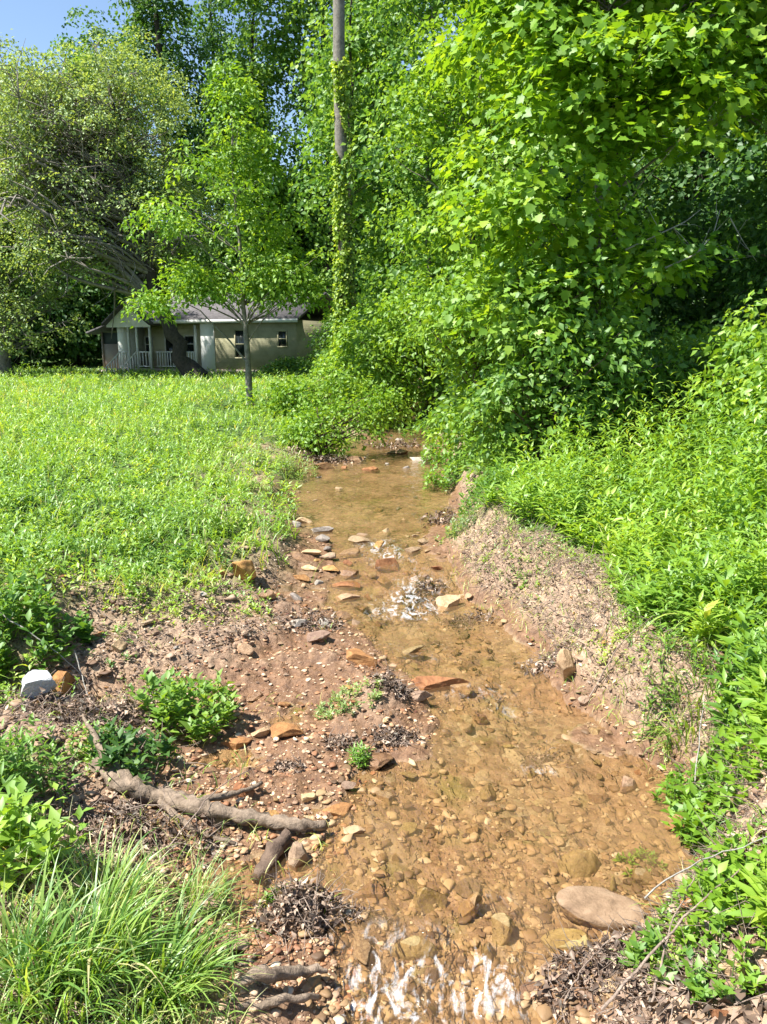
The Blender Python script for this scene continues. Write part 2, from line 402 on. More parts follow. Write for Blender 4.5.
MR = {
 'rust': rockmat('rusty sandstone', (.12, .05, .02), (.34, .16, .06), (.46, .26, .11)),
 'tan': rockmat('tan sandstone', (.22, .13, .07), (.42, .28, .16), (.58, .44, .28)),
 'pink': rockmat('pinkish sandstone', (.17, .11, .075), (.32, .215, .145), (.42, .31, .22), 14),
 'brown': rockmat('brown sandstone', (.15, .095, .055), (.28, .185, .11), (.37, .26, .165), 14),
 'grey': rockmat('grey stone', (.14, .12, .10), (.30, .26, .22), (.44, .39, .34)),
 'white': rockmat('white limestone', (.22, .23, .24), (.50, .51, .52), (.66, .66, .64), 9),
 'yellow': rockmat('algae stained stone', (.15, .10, .04), (.30, .21, .09), (.42, .32, .16), 12, .4),
 'wet': rockmat('wet brown stone', (.10, .055, .03), (.26, .15, .07), (.38, .25, .12), 10, .35),
}

# ---------------------------------------------------------------- ground
def graded(segs):
    out = []
    for a, b, d0, d1 in segs:
        x = a
        while x < b - 1e-6:
            out.append(x); t = (x - a) / (b - a); x += d0 * (d1 / d0) ** t
    out.append(segs[-1][1]); return np.array(out)
gx = graded([(0, 2.4, .018, .02), (2.4, 8, .02, .12), (8, 40, .12, 2.5), (40, 500, 2.5, 60)])
gx = np.concatenate([-gx[:0:-1], gx])
gy = graded([(-60, -2, 12, 1), (-2, 1.5, 1, .03), (1.5, 5.5, .016, .022), (5.5, 18, .022, .10), (18, 60, .10, 1.2), (60, 700, 1.2, 60)])
GX, GY = np.meshgrid(gx, gy)
GZ = H(GX, GY)
_, DL, DR, UU = hbase(GX, GY)
NX, NY = len(gx), len(gy)
i = np.arange(NY - 1)[:, None] * NX; j = np.arange(NX - 1)[None]
GF = np.stack([i + j, i + j + 1, i + NX + j + 1, i + NX + j], -1).reshape(-1, 4)
def vegmask(X, Y, DL, DR, U):
    n = fbm(X, Y, 1.3, 3, 77) * .55 + fbm(X, Y, .35, 3, 78) * .5
    left = sstep(.4, 2.6, U + n * .9 - .8 * (1 - sstep(5.0, 7.5, Y)) + .55 + .5 * sstep(7, 10, Y))
    rt = bare_w(Y)
    right = sstep(rt * .85, rt * 1.15 + .15, DR + n * .45)
    return np.clip(np.maximum(left, right), 0, 1)
veg = vegmask(GX, GY, DL, DR, UU)
above = GZ - wl(GY)
mx = np.maximum(DL, DR)
bedm = 1 - sstep(-.006, .012, above)
damp = (1 - sstep(.04, .20, above)) * (1 - sstep(1.5, 2.5, mx))
gmat = groundmat()
gnd = mk('ground', np.stack([GX, GY, GZ], -1).reshape(-1, 3), [GF], gmat, smooth=True,
         attrs={'veg': veg.ravel(), 'bed': bedm.ravel(), 'damp': damp.ravel()})
tag(gnd, kind='structure')

# ---------------------------------------------------------------- water
wx = np.arange(-1.6, 2.4, .022); wy = graded([(1.2, 6.5, .02, .022), (6.5, 30, .024, .2)])
WX, WY = np.meshgrid(wx, wy)
def foamf(X, Y):
    f = 0
    for px, py, rx, ry, a in [(378, 545, .22, .30, 1.0), (392, 556, .25, .25, .7), (408, 588, .14, .35, .9), (400, 605, .25, .28, 1.0), (420, 612, .22, .2, .7),
                              (385, 610, .18, .2, .4), (430, 575, .2, .3, .5), (470, 690, .30, .12, .55), (510, 712, .2, .12, .5), (370, 640, .15, .2, .3), (420,655,.3,.2,.35),
                              (545, 770, .16, .06, .7), (380, 985, .10, .16, 1.0), (475, 965, .18, .06, 1.0), (450, 985, .22, .08, .8), (500, 1000, .12, .10, .8), (410, 1010, .3, .12, .7),
                              (350, 1020, .14, .14, .7), (490, 900, .12, .08, .45), (560, 900, .1, .06, .3), (400, 930, .3, .06, .4), (330,945,.08,.05,.5)]:
        cx, cy_ = at_z(px, py, float(wl(at_z(px, py, 0)[1])))
        f = f + a * np.exp(-(((X - cx) / rx) ** 2 + ((Y - cy_) / ry) ** 2))
    return np.clip(f, 0, 1)
FO = foamf(WX, WY)
WZ = wl(WY) + (.003 + .012 * FO) * fbm(WX * 1.2, WY * .5, .11, 3, 51) + .002 * fbm(WX, WY, .3, 2, 53)
GH = H(WX, WY)
keep = (GH < WZ + .06)
NXw = len(wx); i = np.arange(len(wy) - 1)[:, None] * NXw; j = np.arange(NXw - 1)[None]
WF = np.stack([i + j, i + j + 1, i + NXw + j + 1, i + NXw + j], -1).reshape(-1, 4)
kf = keep.ravel()[WF].any(1)
xlw, xrw, flw = edges(WY); okx = ((WX > xlw - flw - .5) & (WX < xrw + .4)).ravel()
WF = WF[kf & okx[WF].all(1)]
used = np.unique(WF); rem = np.full(WX.size, -1); rem[used] = np.arange(len(used))
wat = mk('water', np.stack([WX, WY, WZ], -1).reshape(-1, 3)[used], [rem[WF]], watermat(), smooth=True, attrs={'foam': FO.ravel()[used]})
tag(wat, kind='structure')

# ---------------------------------------------------------------- rocks
def ico(sub):
    t = (1 + 5 ** .5) / 2
    V = [(-1, t, 0), (1, t, 0), (-1, -t, 0), (1, -t, 0), (0, -1, t), (0, 1, t), (0, -1, -t), (0, 1, -t), (t, 0, -1), (t, 0, 1), (-t, 0, -1), (-t, 0, 1)]
    F = [(0, 11, 5), (0, 5, 1), (0, 1, 7), (0, 7, 10), (0, 10, 11), (1, 5, 9), (5, 11, 4), (11, 10, 2), (10, 7, 6), (7, 1, 8), (3, 9, 4), (3, 4, 2), (3, 2, 6), (3, 6, 8), (3, 8, 9), (4, 9, 5), (2, 4, 11), (6, 2, 10), (8, 6, 7), (9, 8, 1)]
    V = [np.array(v) / np.linalg.norm(v) for v in V]
    for _ in range(sub):
        c = {}; F2 = []
        def mid(a, b):
            k = (min(a, b), max(a, b))
            if k not in c: v = V[a] + V[b]; V.append(v / np.linalg.norm(v)); c[k] = len(V) - 1
            return c[k]
        for a, b, d in F:
            x, y, z = mid(a, b), mid(b, d), mid(d, a); F2 += [(a, x, z), (b, y, x), (d, z, y), (x, y, z)]
        F = F2
    return np.array(V), np.array(F)
ICO = {k: ico(k) for k in (0, 1, 2, 3, 4)}
def rockV(sub, size, seed, planes=7, rough=.07):
    V, F = ICO[sub]; r = np.random.default_rng(seed); V = V.copy()
    for _ in range(planes):
        n = nrm(r.normal(size=3)); d = r.uniform(.38, .78); s = V @ n
        V = V - np.maximum(0, s - d)[:, None] * n
    V = V * (1 + rough * vn3(V * 1.7 + seed * 3.1, seed)[:, None] + rough * .5 * vn3(V * 4.5 + seed, seed + 1)[:, None] + (rough * .3 * vn3(V * 11 + seed, seed + 2)[:, None] if sub > 2 else 0))
    V = V / np.abs(V).max(0) * np.array(size) * .5
    return V, F
def place_rock(px, py, wpx, mat, label, asp=(1, .7, .4), rot=None, seed=None, sink=.3, tilt=(0, 0), name='rock', cat='rock', group=None, planes=7, sub=3, xyz=None):
    if xyz is None:
        x, y, z = hit(px, py)
    else: x, y, z = xyz
    _, dl_, dr_q, _ = hbase(np.array([x]), np.array([y])); asp = list(asp); s0 = wpx / FPX * depth_of(y, z)
    if dl_[0] < 0 and dr_q[0] < 0:   # tall enough to stand on the bed and break the surface
        asp[2] = max(asp[2], (float(wl(y)) - z + (.004 if 'under' in label or 'awash' in label else .03)) / (s0 * (1 - sink)))
    s = wpx / FPX * depth_of(y, z); sd = seed if seed is not None else int(px * 7 + py * 3)
    size = (s * asp[0], s * asp[1], s * asp[2])
    V, F = rockV(4, size, sd, planes)
    if planes == 0: V[:, 2] = np.where(V[:, 2] > 0, .22 * size[2] * np.tanh(V[:, 2] / (.22 * size[2])) , V[:, 2]) + .03 * size[2] * vn3(V * 30, 5)
    o = mk(name, V, [F], MR[mat], smooth=planes < 3)
    o.location = (x, y, z + size[2] * (.5 - sink)); o.rotation_euler = (tilt[0], tilt[1], rot if rot is not None else (sd % 31) * .2)
    tag(o, label, cat, group); return o
ROCKS = [
 (600, 917, 88, 'brown', 'large flat oval pinkish stone lying half out of the water near the right bank', (1, .60, .40), -.35, .22, (.0, .02)),
 (566, 948, 58, 'yellow', 'ochre rounded stone wet in the stream just left of the large oval flat stone', (1, .75, .5), .1, .55, (0, 0)),
 (411, 950, 54, 'yellow', 'olive yellow flat stone under shallow water above the white foam', (1, .6, .35), -.05, .6, (0, 0)),
 (432, 688, 78, 'rust', 'long flat orange slab crossing the middle of the stream', (1, .36, .24), -.12, .3, (0, .03)),
 (462, 692, 32, 'wet', 'dark mossy end block against the long orange slab in mid stream', (1, .8, .7), .2, .4, (0, 0)),
 (418, 697, 36, 'pink', 'small pale orange stone under the left end of the mid stream slab', (1, .5, .4), -.1, .4, (0, 0)),
 (390, 569, 30, 'rust', 'dark orange rock splitting the upper rapid', (1, .7, .62), .0, .3, (0, 0)),
 (450, 609, 27, 'tan', 'pale topped rock with dark underside on the right edge below the upper rapid', (1, .8, .8), .4, .25, (.1, 0)),
 (246, 582, 31, 'rust', 'dark rusty boulder sticking up from the left dirt bank', (1, .8, 1.05), .3, .15, (.25, .2)),
 (268, 599, 20, 'wet', 'smaller dark brown rock right beside the rusty boulder on the left bank', (1, .8, .75), .3, .3, (.1, .2)),
 (38, 697, 50, 'white', 'angular white stone on the left bank, the only white one', (1, .75, .62), -.5, .15, (.2, -.2)),
 (64, 690, 26, 'rust', 'rusty brown stone wedged against the right side of the white stone', (1, .9, .95), .1, .2, (0, .2)),
 (119, 651, 15, 'tan', 'small pale cream stone on the dirt above the low leafy plant', (1, .8, 1.1), .1, .2, (0, .2)),
 (312, 553, 22, 'tan', 'pale cream flat stone on the left bank beside the upper rapid', (1, .7, .3), .1, .3, (0, 0)),
 (344, 588, 34, 'rust', 'flat brown slab stacked at the left edge of the upper rapid', (1, .6, .3), .2, .2, (0, .05)),
 (350, 577, 24, 'wet', 'thin dark slab behind the flat brown slab at the upper rapid', (1, .6, .3), .4, .2, (0, .05)),
 (347, 600, 27, 'tan', 'tan flat stone lowest of the slabs at the left edge of the rapid', (1, .6, .35), -.1, .25, (0, -.05)),
 (333, 571, 22, 'rust', 'reddish slab topmost of the stack left of the upper rapid', (1, .6, .3), 0, .2, (0, 0)),
 (329, 558, 20, 'pink', 'small pinkish stone above the stacked slabs by the rapid', (1, .7, .4), .2, .25, (0, 0)),
 (358, 661, 44, 'rust', 'wedge shaped reddish brown rock at the water edge above the grassy debris bar', (1, .5, .42), -.35, .25, (.05, .12)),
 (318, 640, 26, 'pink', 'pinkish block on the left bank above the wedge shaped red rock', (1, .8, .5), .1, .3, (0, 0)),
 (300, 625, 22, 'grey', 'grey stone on the left bank above the pinkish block', (1, .8, .5), .5, .3, (0, 0)),
 (281, 738, 46, 'rust', 'broad reddish slab with a shadowed front edge on the left mud flat', (1, .62, .34), -.1, .15, (.10, 0)),
 (237, 748, 34, 'rust', 'reddish brown flat stone at the edge of the low leafy plant', (1, .6, .42), .1, .15, (.08, 0)),
 (262, 735, 24, 'tan', 'tan stone wedged behind the broad reddish slab on the mud flat', (1, .8, .5), .3, .3, (0, 0)),
 (243, 795, 24, 'rust', 'rounded orange stone on the mud flat above the bleached root', (1, .9, .7), .3, .3, (0, 0)),
 (298, 866, 27, 'pink', 'pale pink angular stone standing at the fork of the root', (1, .9, 1.2), .1, .2, (0, .1)),
 (353, 833, 28, 'tan', 'pale tan flat stone in the shallows right of the root tip', (1, .6, .4), -.4, .35, (0, 0)),
 (309, 800, 16, 'tan', 'small cream pebble in the middle of the mud flat', (1, .8, .6), .1, .3, (0, 0)),
 (340, 813, 36, 'rust', 'low orange stone just above the pale tan flat stone in the shallows', (1, .6, .3), .1, .4, (0, 0)),
 (566, 682, 24, 'tan', 'upright yellowish tan stone stuck in the foot of the right bank', (.8, .8, 1.7), .1, .15, (0, -.15)),
 (585, 702, 14, 'pink', 'small pink stone at the foot of the right bank under the upright tan stone', (1, .8, .9), .1, .3, (0, 0)),
 (627, 789, 24, 'tan', 'pale stone with a dark right side near the right edge of the stream', (1, .8, .6), .4, .3, (0, .1)),
 (580, 868, 46, 'yellow', 'large rounded olive stone under clear water above the oval flat stone', (1, .7, .4), .2, .65, (0, 0)),
 (640, 880, 40, 'yellow', 'flat algae covered slab under water right of the oval stone', (1, .7, .35), .2, .65, (0, 0)),
 (690, 905, 30, 'rust', 'rusty stone at the waterline under the right bank leaves', (1, .7, .5), .2, .3, (0, 0)),
 (430, 905, 40, 'yellow', 'mottled olive stone awash above the yellow flat stone', (1, .7, .45), .5, .5, (0, 0)),
 (370, 895, 34, 'wet', 'wet brown stone awash left of mid stream above the foam', (1, .7, .5), .5, .45, (0, 0)),
 (500, 935, 34, 'yellow', 'yellow brown cobble at the lip of the lower rapid', (1, .8, .5), .5, .5, (0, 0)),
 (470, 915, 28, 'wet', 'dark wet cobble just behind the lip of the lower rapid', (1, .8, .6), .5, .4, (0, 0)),
 (530, 990, 44, 'wet', 'brown flat stone under the lower rapid at the bottom of the frame', (1, .7, .4), .5, .6, (0, 0)),
 (405, 470, 12, 'grey', 'small grey stone at the head of the far pool', (1, .6, .5), .5, .3, (0, 0)),
 (404, 523, 13, 'wet', 'small dark stone standing in the pool above the rapid', (1, .7, .5), .5, .3, (0, 0)),
 (437, 486, 16, 'wet', 'dark forked stone at the right edge of the far pool', (1, .6, .6), .5, .3, (0, 0)),
 (305, 524, 20, 'tan', 'tan stone on the left shore of the far pool', (1, .6, .5), .5, .3, (0, 0)),
 (322, 533, 24, 'grey', 'grey stone at the lower left corner of the far pool', (1, .6, .45), .1, .3, (0, 0)),
 (322, 470, 26, 'wet', 'dark rock at the shaded left corner of the far pool', (1, .6, .5), .1, .3, (0, 0)),
 (350, 463, 30, 'wet', 'dark flat rock in the shade at the head of the far pool', (1, .6, .35), .1, .3, (0, 0)),
 (372, 472, 22, 'rust', 'brown stone just below the dark flat rock in the far pool', (1, .6, .4), .4, .3, (0, 0)),
 (398, 455, 30, 'wet', 'long dark stone across the shaded head of the creek', (1, .4, .3), .0, .3, (0, 0)),
 (420, 462, 24, 'grey', 'grey shaded stone right of the long dark one at the creek head', (1, .6, .4), .2, .3, (0, 0)),
 (735, 975, 40, 'tan', 'buff broken stone under the leaves at the bottom of the right bank', (1, .8, .4), .5, .3, (0, 0)),
 (748, 945, 26, 'tan', 'cream slab on the bank above the buff broken stone', (1, .7, .5), .2, .3, (0, .2)),
 (255, 700, 22, 'wet', 'dark brown stone at the left end of the small side pool', (1, .7, .5), .2, .3, (0, 0)),
 (130, 830, 18, 'pink', 'pinkish pebble in the litter under the bleached root', (1, .8, .6), .2, .3, (0, 0)),
 (375, 765, 40, 'wet', 'wet brown flat stone below the grassy debris bar', (1, .7, .4), .2, .4, (0, 0)),
 (200, 905, 46, 'pink', 'flat pinkish slab lying in the side pool beside the long grass', (1, .7, .25), .2, .35, (0, 0)),
 (230, 945, 40, 'pink', 'lower pinkish slab in the side pool beside the long grass', (1, .6, .25), -.2, .4, (0, 0)),
]
occ = []
for k, (px, py, wpx, mat, label, asp, rot, sink, tilt) in enumerate(ROCKS):
    o = place_rock(px, py, wpx, mat, label, asp, rot, 100 + k, sink, tilt, planes=0 if 'oval pinkish' in label else 4 if mat == 'yellow' else 12)
    occ.append((o.location.x, o.location.y, wpx / FPX * depth_of(o.location.y, 0) * .5))

# scattered stones: a few shapes, then copies
protos = {}
def scatter(n, region, mats, smin, smax, label, group, seed, sub=2, flat=.34):
    r = np.random.default_rng(seed); cnt = 0; tries = 0
    while cnt < n and tries < n * 60:
        tries += 1
        px = r.uniform(region[0], region[1]); py = r.uniform(region[2], region[3])
        x, y, z = hit(px, py); _, dl, dr, u = [float(v[0]) for v in hbase(np.array([x]), np.array([y]))]
        if not region[4](dl, dr, u, y): continue
        s = smin * (smax / smin) ** (r.random() ** 2.0) * (1 if y < 5 else 1.25)
        if any((x - a) ** 2 + (y - b) ** 2 < (c + s * .5) ** 2 for a, b, c in occ): continue
        m = mats[r.integers(len(mats))]; key = (m, int(r.integers(5)))
        if key not in protos:
            V, F = rockV(sub + 1, (1, .7, flat), 900 + len(protos), 14, .06); me = mk('rock', V, [F], MR[m]); protos[key] = me.data
            bpy.data.objects.remove(me)
        o = bpy.data.objects.new('rock', protos[key]); COL.objects.link(o)
        o.location = (x, y, z + s * .10); sz = s * r.uniform(.7, 1.5); o.scale = (s, s * r.uniform(.8, 1.2), max(sz, (float(wl(y)) - z + .02) / (.17 + .1) * .8) if dl < 0 and dr < 0 and ('upper' in group or 'head' in group or 'waterline' in group or r.random() < .5) else sz); o.rotation_euler = (r.uniform(-.3, .3), r.uniform(-.3, .3), r.uniform(0, 6.28))
        tag(o, label, 'rock', group); occ.append((x, y, s * .5)); cnt += 1
inbed = lambda dl, dr, u, y: dl < 0 and dr < 0
lbar = lambda dl, dr, u, y: dl > -.03 and u < .35
lbank = lambda dl, dr, u, y: u > .1 and u < 3 and dl > 0
rbank = lambda dl, dr, u, y: -.05 < dr < .35
scatter(62, (330, 700, 600, 1015, inbed), ['yellow', 'wet', 'brown', 'wet'], .05, .20, 'wet brown or ochre cobble among many on the creek bed', 'cobbles on the creek bed', 1)
scatter(34, (345, 450, 535, 630, inbed), ['wet', 'rust', 'brown', 'wet'], .08, .28, 'wet stone among several breaking up the upper rapid', 'stones in the upper rapid', 7)
scatter(8, (300, 450, 470, 540, inbed), ['wet', 'brown', 'grey'], .07, .2, 'small stone breaking the surface of the upper pool or rapid', 'stones in the upper pool', 2)
scatter(30, (190, 430, 600, 880, lbar), ['rust', 'wet', 'tan', 'pink'], .04, .12, 'reddish stone among many on the muddy flat left of the stream', 'stones on the left mud flat', 3)
scatter(26, (60, 340, 520, 720, lbank), ['rust', 'tan', 'pink', 'grey'], .04, .13, 'small brown stone among many on the left dirt bank', 'stones on the left dirt bank', 4)
scatter(12, (440, 700, 520, 850, rbank), ['rust', 'tan', 'pink'], .03, .10, 'small stone among several along the foot of the right bank', 'stones at the foot of the right bank', 5)
scatter(14, (290, 350, 520, 640, lbar), ['rust', 'tan', 'wet', 'grey'], .07, .18, 'flat stone among several along the left edge of the upper rapid', 'flat stones by the upper rapid', 6, flat=.32)

scatter(9, (640, 767, 930, 1024, lambda dl, dr, u, y: dr > .05), ['tan', 'pink', 'rust'], .04, .12, 'buff broken stone among several in the dead leaves at the lower right', 'broken stones at the lower right', 8)
scatter(10, (300, 445, 440, 480, lambda dl, dr, u, y: dl < .3 and dr < .1), ['wet', 'rust', 'grey'], .10, .30, 'dark stone among several at the shaded head of the creek', 'stones at the creek head', 9)
scatter(14, (440, 690, 520, 860, lambda dl, dr, u, y: -.12 < dr < .10), ['wet', 'rust', 'tan'], .04, .14, 'wet stone among several along the right waterline', 'stones along the right waterline', 10)
def stuff_stones(n, fn, seed, name, smin, smax, matkey, label):
    r = np.random.default_rng(seed); X, Y = fn(r, n); Z = H(X, Y); VV = [rockV(1, (1, 1, 1), seed * 50 + q, 9, .2) for q in range(12)]; F0 = VV[0][1]; VV = np.array([v[0] * 2 for v in VV]); V0 = VV[0]
    vs_, fs = [], []
    S = smin * (smax / smin) ** (r.random(len(X)) ** 2.2); A = r.uniform(0, 6.28, len(X))
    V = VV[r.integers(12, size=len(X))]
    V = V * np.stack([S, S * r.uniform(.6, 1, len(X)), S * r.uniform(.2, .5, len(X))], 1)[:, None] * .5
    c, s = np.cos(A)[:, None], np.sin(A)[:, None]
    VX = V[..., 0] * c - V[..., 1] * s + X[:, None]; VY = V[..., 0] * s + V[..., 1] * c + Y[:, None]; VZ = V[..., 2] + (Z + S * .04)[:, None]
    F = F0[None] + (np.arange(len(X)) * len(V0))[:, None, None]
    m = Mat(name); cc = m.ramp(m.attr('rnd'), matkey)
    o = mk(name, np.stack([VX, VY, VZ], -1).reshape(-1, 3), [F.reshape(-1, 3)], m.principled(cc, .6, m.noise(90, 3), .4, .005, .3), rnd=np.repeat(r.random(len(X)), len(V0)))
    return tag(o, label, 'gravel', kind='stuff')
def samp(cond, y0=2.0, y1=16, p=1.6):
    def f(r, n):
        xs, ys = [], []; tot = 0
        while tot < n:
            u = r.random(n * 2); a, b = y0 ** (1 - p), y1 ** (1 - p)
            Y = (a + (b - a) * u) ** (1 / (1 - p)); X = r.uniform(-.62, .62, n * 2) * (Y + .6)
            _, dl, dr, uu = hbase(X, Y); k = cond(dl, dr, uu, X, Y, r); xs.append(X[k]); ys.append(Y[k]); tot += k.sum()
        return np.concatenate(xs)[:n], np.concatenate(ys)[:n]
    return f
barec = lambda dl, dr, u, X, Y, r: (vegmask(X, Y, dl, dr, u) < r.random(len(X)) * .9) & ((dl > 0) | (dr > 0))
bedc = lambda dl, dr, u, X, Y, r: (dl < .1) & (dr < .1) & (fbm(X, Y, .7, 2, 91) > r.uniform(-.7, .5, len(X)))
barc = lambda dl, dr, u, X, Y, r: (dl > -.1) & (u < .5)
stuff_stones(14000, samp(barec), 11, 'gravel', .006, .05, [(0, (.10, .06, .04)), (.4, (.30, .19, .12)), (.8, (.46, .33, .22)), (1, (.62, .52, .38))], 'loose brown gravel and soil crumbs on the bare banks')
stuff_stones(5500, samp(bedc), 12, 'stream_gravel', .012, .085, [(0, (.10, .06, .035)), (.35, (.24, .15, .075)), (.75, (.34, .23, .12)), (.95, (.42, .31, .18)), (1, (.5, .42, .3))], 'ochre gravel covering the bed of the creek')
stuff_stones(6000, samp(barc, 2.3, 7), 13, 'mud_flat_gravel', .010, .05, [(0, (.12, .05, .03)), (.4, (.32, .16, .08)), (.8, (.44, .27, .15)), (1, (.60, .46, .30))], 'reddish gravel strewn over the mud flat')

clodc = lambda dl, dr, u, X, Y, r: (vegmask(X, Y, dl, dr, u) < r.random(len(X)) * .8) & ((u > .15) | (dr > .12)) & (fbm(X, Y, .3, 2, 93) > r.uniform(-.4, .5, len(X)))
stuff_stones(3600, samp(clodc, 2.2, 10), 14, 'soil_clods', .02, .11, [(0, (.10, .06, .04)), (.5, (.24, .155, .10)), (1, (.36, .25, .17))], 'crumbled clods of brown soil on both banks')
# ---------------------------------------------------------------- leaf litter and debris
def litter(name, X, Y, size, seed, label, zoff=.006, up=.35, piled=0):
    r = np.random.default_rng(seed); n = len(X); P = np.stack([X, Y, H(X, Y) + zoff + piled * r.random(n)], 1)
    D = nrm(np.stack([r.normal(size=n), r.normal(size=n), r.normal(size=n) * up], 1)); N = nrm(np.stack([r.normal(size=n) * .6, r.normal(size=n) * .6, np.ones(n)], 1))
    V0, F0 = T_leaf(.5, .22, -.15)
    return tag(leafobj(name, P, D, N, size * r.uniform(.5, 1.3, n), (V0, F0), ML['dry'], rnd=r.random(n)), label, 'litter', kind='stuff')
r_ = np.random.default_rng(5)
litc = lambda dl, dr, u, X, Y, r: ((u > .25) | (dr > .12)) & (vegmask(X, Y, dl, dr, u) < r.uniform(.3, 1.2, len(X))) & (fbm(X, Y, .5, 2, 61) > r.uniform(-.9, .5, len(X)))
X, Y = samp(litc)(r_, 30000); litter('leaf_litter', X, Y, .030, 6, 'dry brown leaves and plant scraps littering the banks')
def sticks_stuff(name, X, Y, L, rad, seed, label, zoff=.01, mat=None, tilt=.15, cat='debris'):
    r = np.random.default_rng(seed); n = len(X); a = r.uniform(0, 6.28, n); Ls = L * r.uniform(.4, 1.5, n)
    P = np.stack([X, Y, H(X, Y) + zoff], 1); D = nrm(np.stack([np.cos(a), np.sin(a), r.normal(size=n) * tilt], 1))
    Rr = rad * r.uniform(.5, 1.4, n); U = nrm(np.cross(D, [0, 0, 1.])); W = np.cross(U, D)
    an = np.arange(3) * 2.094; ring = np.cos(an)[None, :, None] * U[:, None] + np.sin(an)[None, :, None] * W[:, None]
    mid = P + D * Ls[:, None] * .5 + W * (Ls * r.uniform(-.12, .12, n))[:, None]
    A = P[:, None] + ring * Rr[:, None, None]; M = mid[:, None] + ring * Rr[:, None, None] * .9; B = (P + D * Ls[:, None])[:, None] + ring * Rr[:, None, None] * .4
    V = np.concatenate([A, M, B], 1); f = np.array([(j + 3 * q, (j + 1) % 3 + 3 * q, (j + 1) % 3 + 3 + 3 * q, j + 3 + 3 * q) for q in (0, 1) for j in range(3)])
    F = f[None] + (np.arange(n) * 9)[:, None, None]
    return tag(mk(name, V.reshape(-1, 3), [F.reshape(-1, 4)], mat or MB_twig), label, cat, kind='stuff')
X, Y = samp(litc)(r_, 9000); sticks_stuff('twig_litter', X, Y, .09, .0022, 8, 'thin dry twigs and straw strewn over both banks')
def blob_pts(px, py, rx, ry, n, r):
    x, y, z = hit(px, py); return x + rx * r.normal(size=n) * .5, y + ry * r.normal(size=n) * .5
def clump(px, py, rx, ry, hgt, n, label, size=.035, seed=1, name='debris_clump'):
    """tangled wad of dead leaves, straw and rootlets; one thing with two parts"""
    r = np.random.default_rng(seed); x, y, z = hit(px, py)
    e = empty(name, (x, y, z), label, 'debris')
    n = int(n); q = r.normal(size=(n, 3)); q = nrm(q) * (r.random(n) ** .4)[:, None]
    wb = 1 + .45 * vn3(np.stack([q[:, 0], q[:, 1], 0 * q[:, 0]], 1) * 2.5 + seed * 9.3, seed); P = np.stack([q[:, 0] * rx * 1.3 * wb, q[:, 1] * ry * 1.2 * wb, np.abs(q[:, 2]) * hgt * .7 * wb ** 2], 1)
    P[:, 2] += H(P[:, 0] + x, P[:, 1] + y) - z
    D = nrm(q * .35 + r.normal(size=(n, 3)) * [1, 1, .4]); N = nrm(r.normal(size=(n, 3)) * .8 + [0, 0, .8])
    leafobj('dead_leaves', P, D, N, size * r.uniform(.35, 1.25, n), T_leaf(.55, .2, .25), ML['dry'], e, r.random(n) ** 1.5 * .9)
    b = MB()
    for k in range(n // 4):
        a = P[r.integers(n)]; d = nrm(r.normal(size=3) * [1, 1, .6]); L = size * r.uniform(1.5, 4)
        b.tube([a, a + d * L * .5 + r.normal(size=3) * L * .12, a + d * L + r.normal(size=3) * L * .2], [.0022, .0018, .0008], 3, cap=False)
    b.build('twigs', MB_twig, e)
    return e
clump(325, 462, .5, .4, .2, 380, 'dark driftwood debris on the shaded left corner of the far pool', .08, 18)
clump(400, 448, .6, .4, .16, 300, 'dark debris across the shaded head of the creek', .08, 19)
clump(298, 912, .13, .10, .11, 700, 'brown wad of roots and dead leaves standing beside the lower shallows', .035, 21)
clump(395, 690, .10, .12, .10, 500, 'tangle of dead roots on the right end of the grassy debris bar', .035, 22)
clump(395, 738, .13, .09, .07, 450, 'brown tangle of straw below the grassy debris bar', .032, 23)
clump(345, 745, .10, .06, .04, 200, 'low brown scraps on the mud above the green seedling', .03, 24)
clump(605, 970, .20, .10, .08, 700, 'dark heap of wet dead leaves at the lower right waterline', .035, 25)
clump(540, 763, .10, .05, .04, 220, 'dark wad of wet leaves caught in mid stream', .03, 26)
clump(430, 592, .14, .14, .09, 300, 'brown debris lodged right of the upper rapid', .045, 27)
clump(470, 622, .16, .14, .07, 260, 'brown roots hanging at the right edge below the rapid', .04, 28)
clump(545, 665, .15, .12, .08, 260, 'roots and straw at the foot of the right bank beside the upright tan stone', .04, 29)
clump(288, 768, .07, .04, .03, 120, 'small tuft of dead straw on the mud flat under the broad slab', .025, 30)
clump(310, 625, .20, .20, .07, 380, 'brown scraps and rootlets on the left bank beside the stream', .04, 31)
clump(100, 720, .28, .16, .12, 800, 'grey brown heap of dead stems beside the white stone', .04, 32)
clump(445, 520, .25, .35, .12, 260, 'reddish brown debris on the right shore at the upper rapid', .06, 33)
clump(365, 975-60, .08, .05, .03, 90, 'few wet leaves awash above the lower rapid', .025, 34)
clump(150, 845, .30, .14, .07, 600, 'dry litter heaped under the bleached root', .035, 35)
clump(755, 1005, .2, .16, .03, 200, 'large buff dead leaves in the lower right corner', .055, 37)
clump(715, 955, .2, .12, .05, 260, 'pale dead leaves and chips beside the cream slab', .05, 38)
clump(680, 985, .22, .14, .05, 300, 'brown dead leaves on the slope at the lower right', .035, 36)

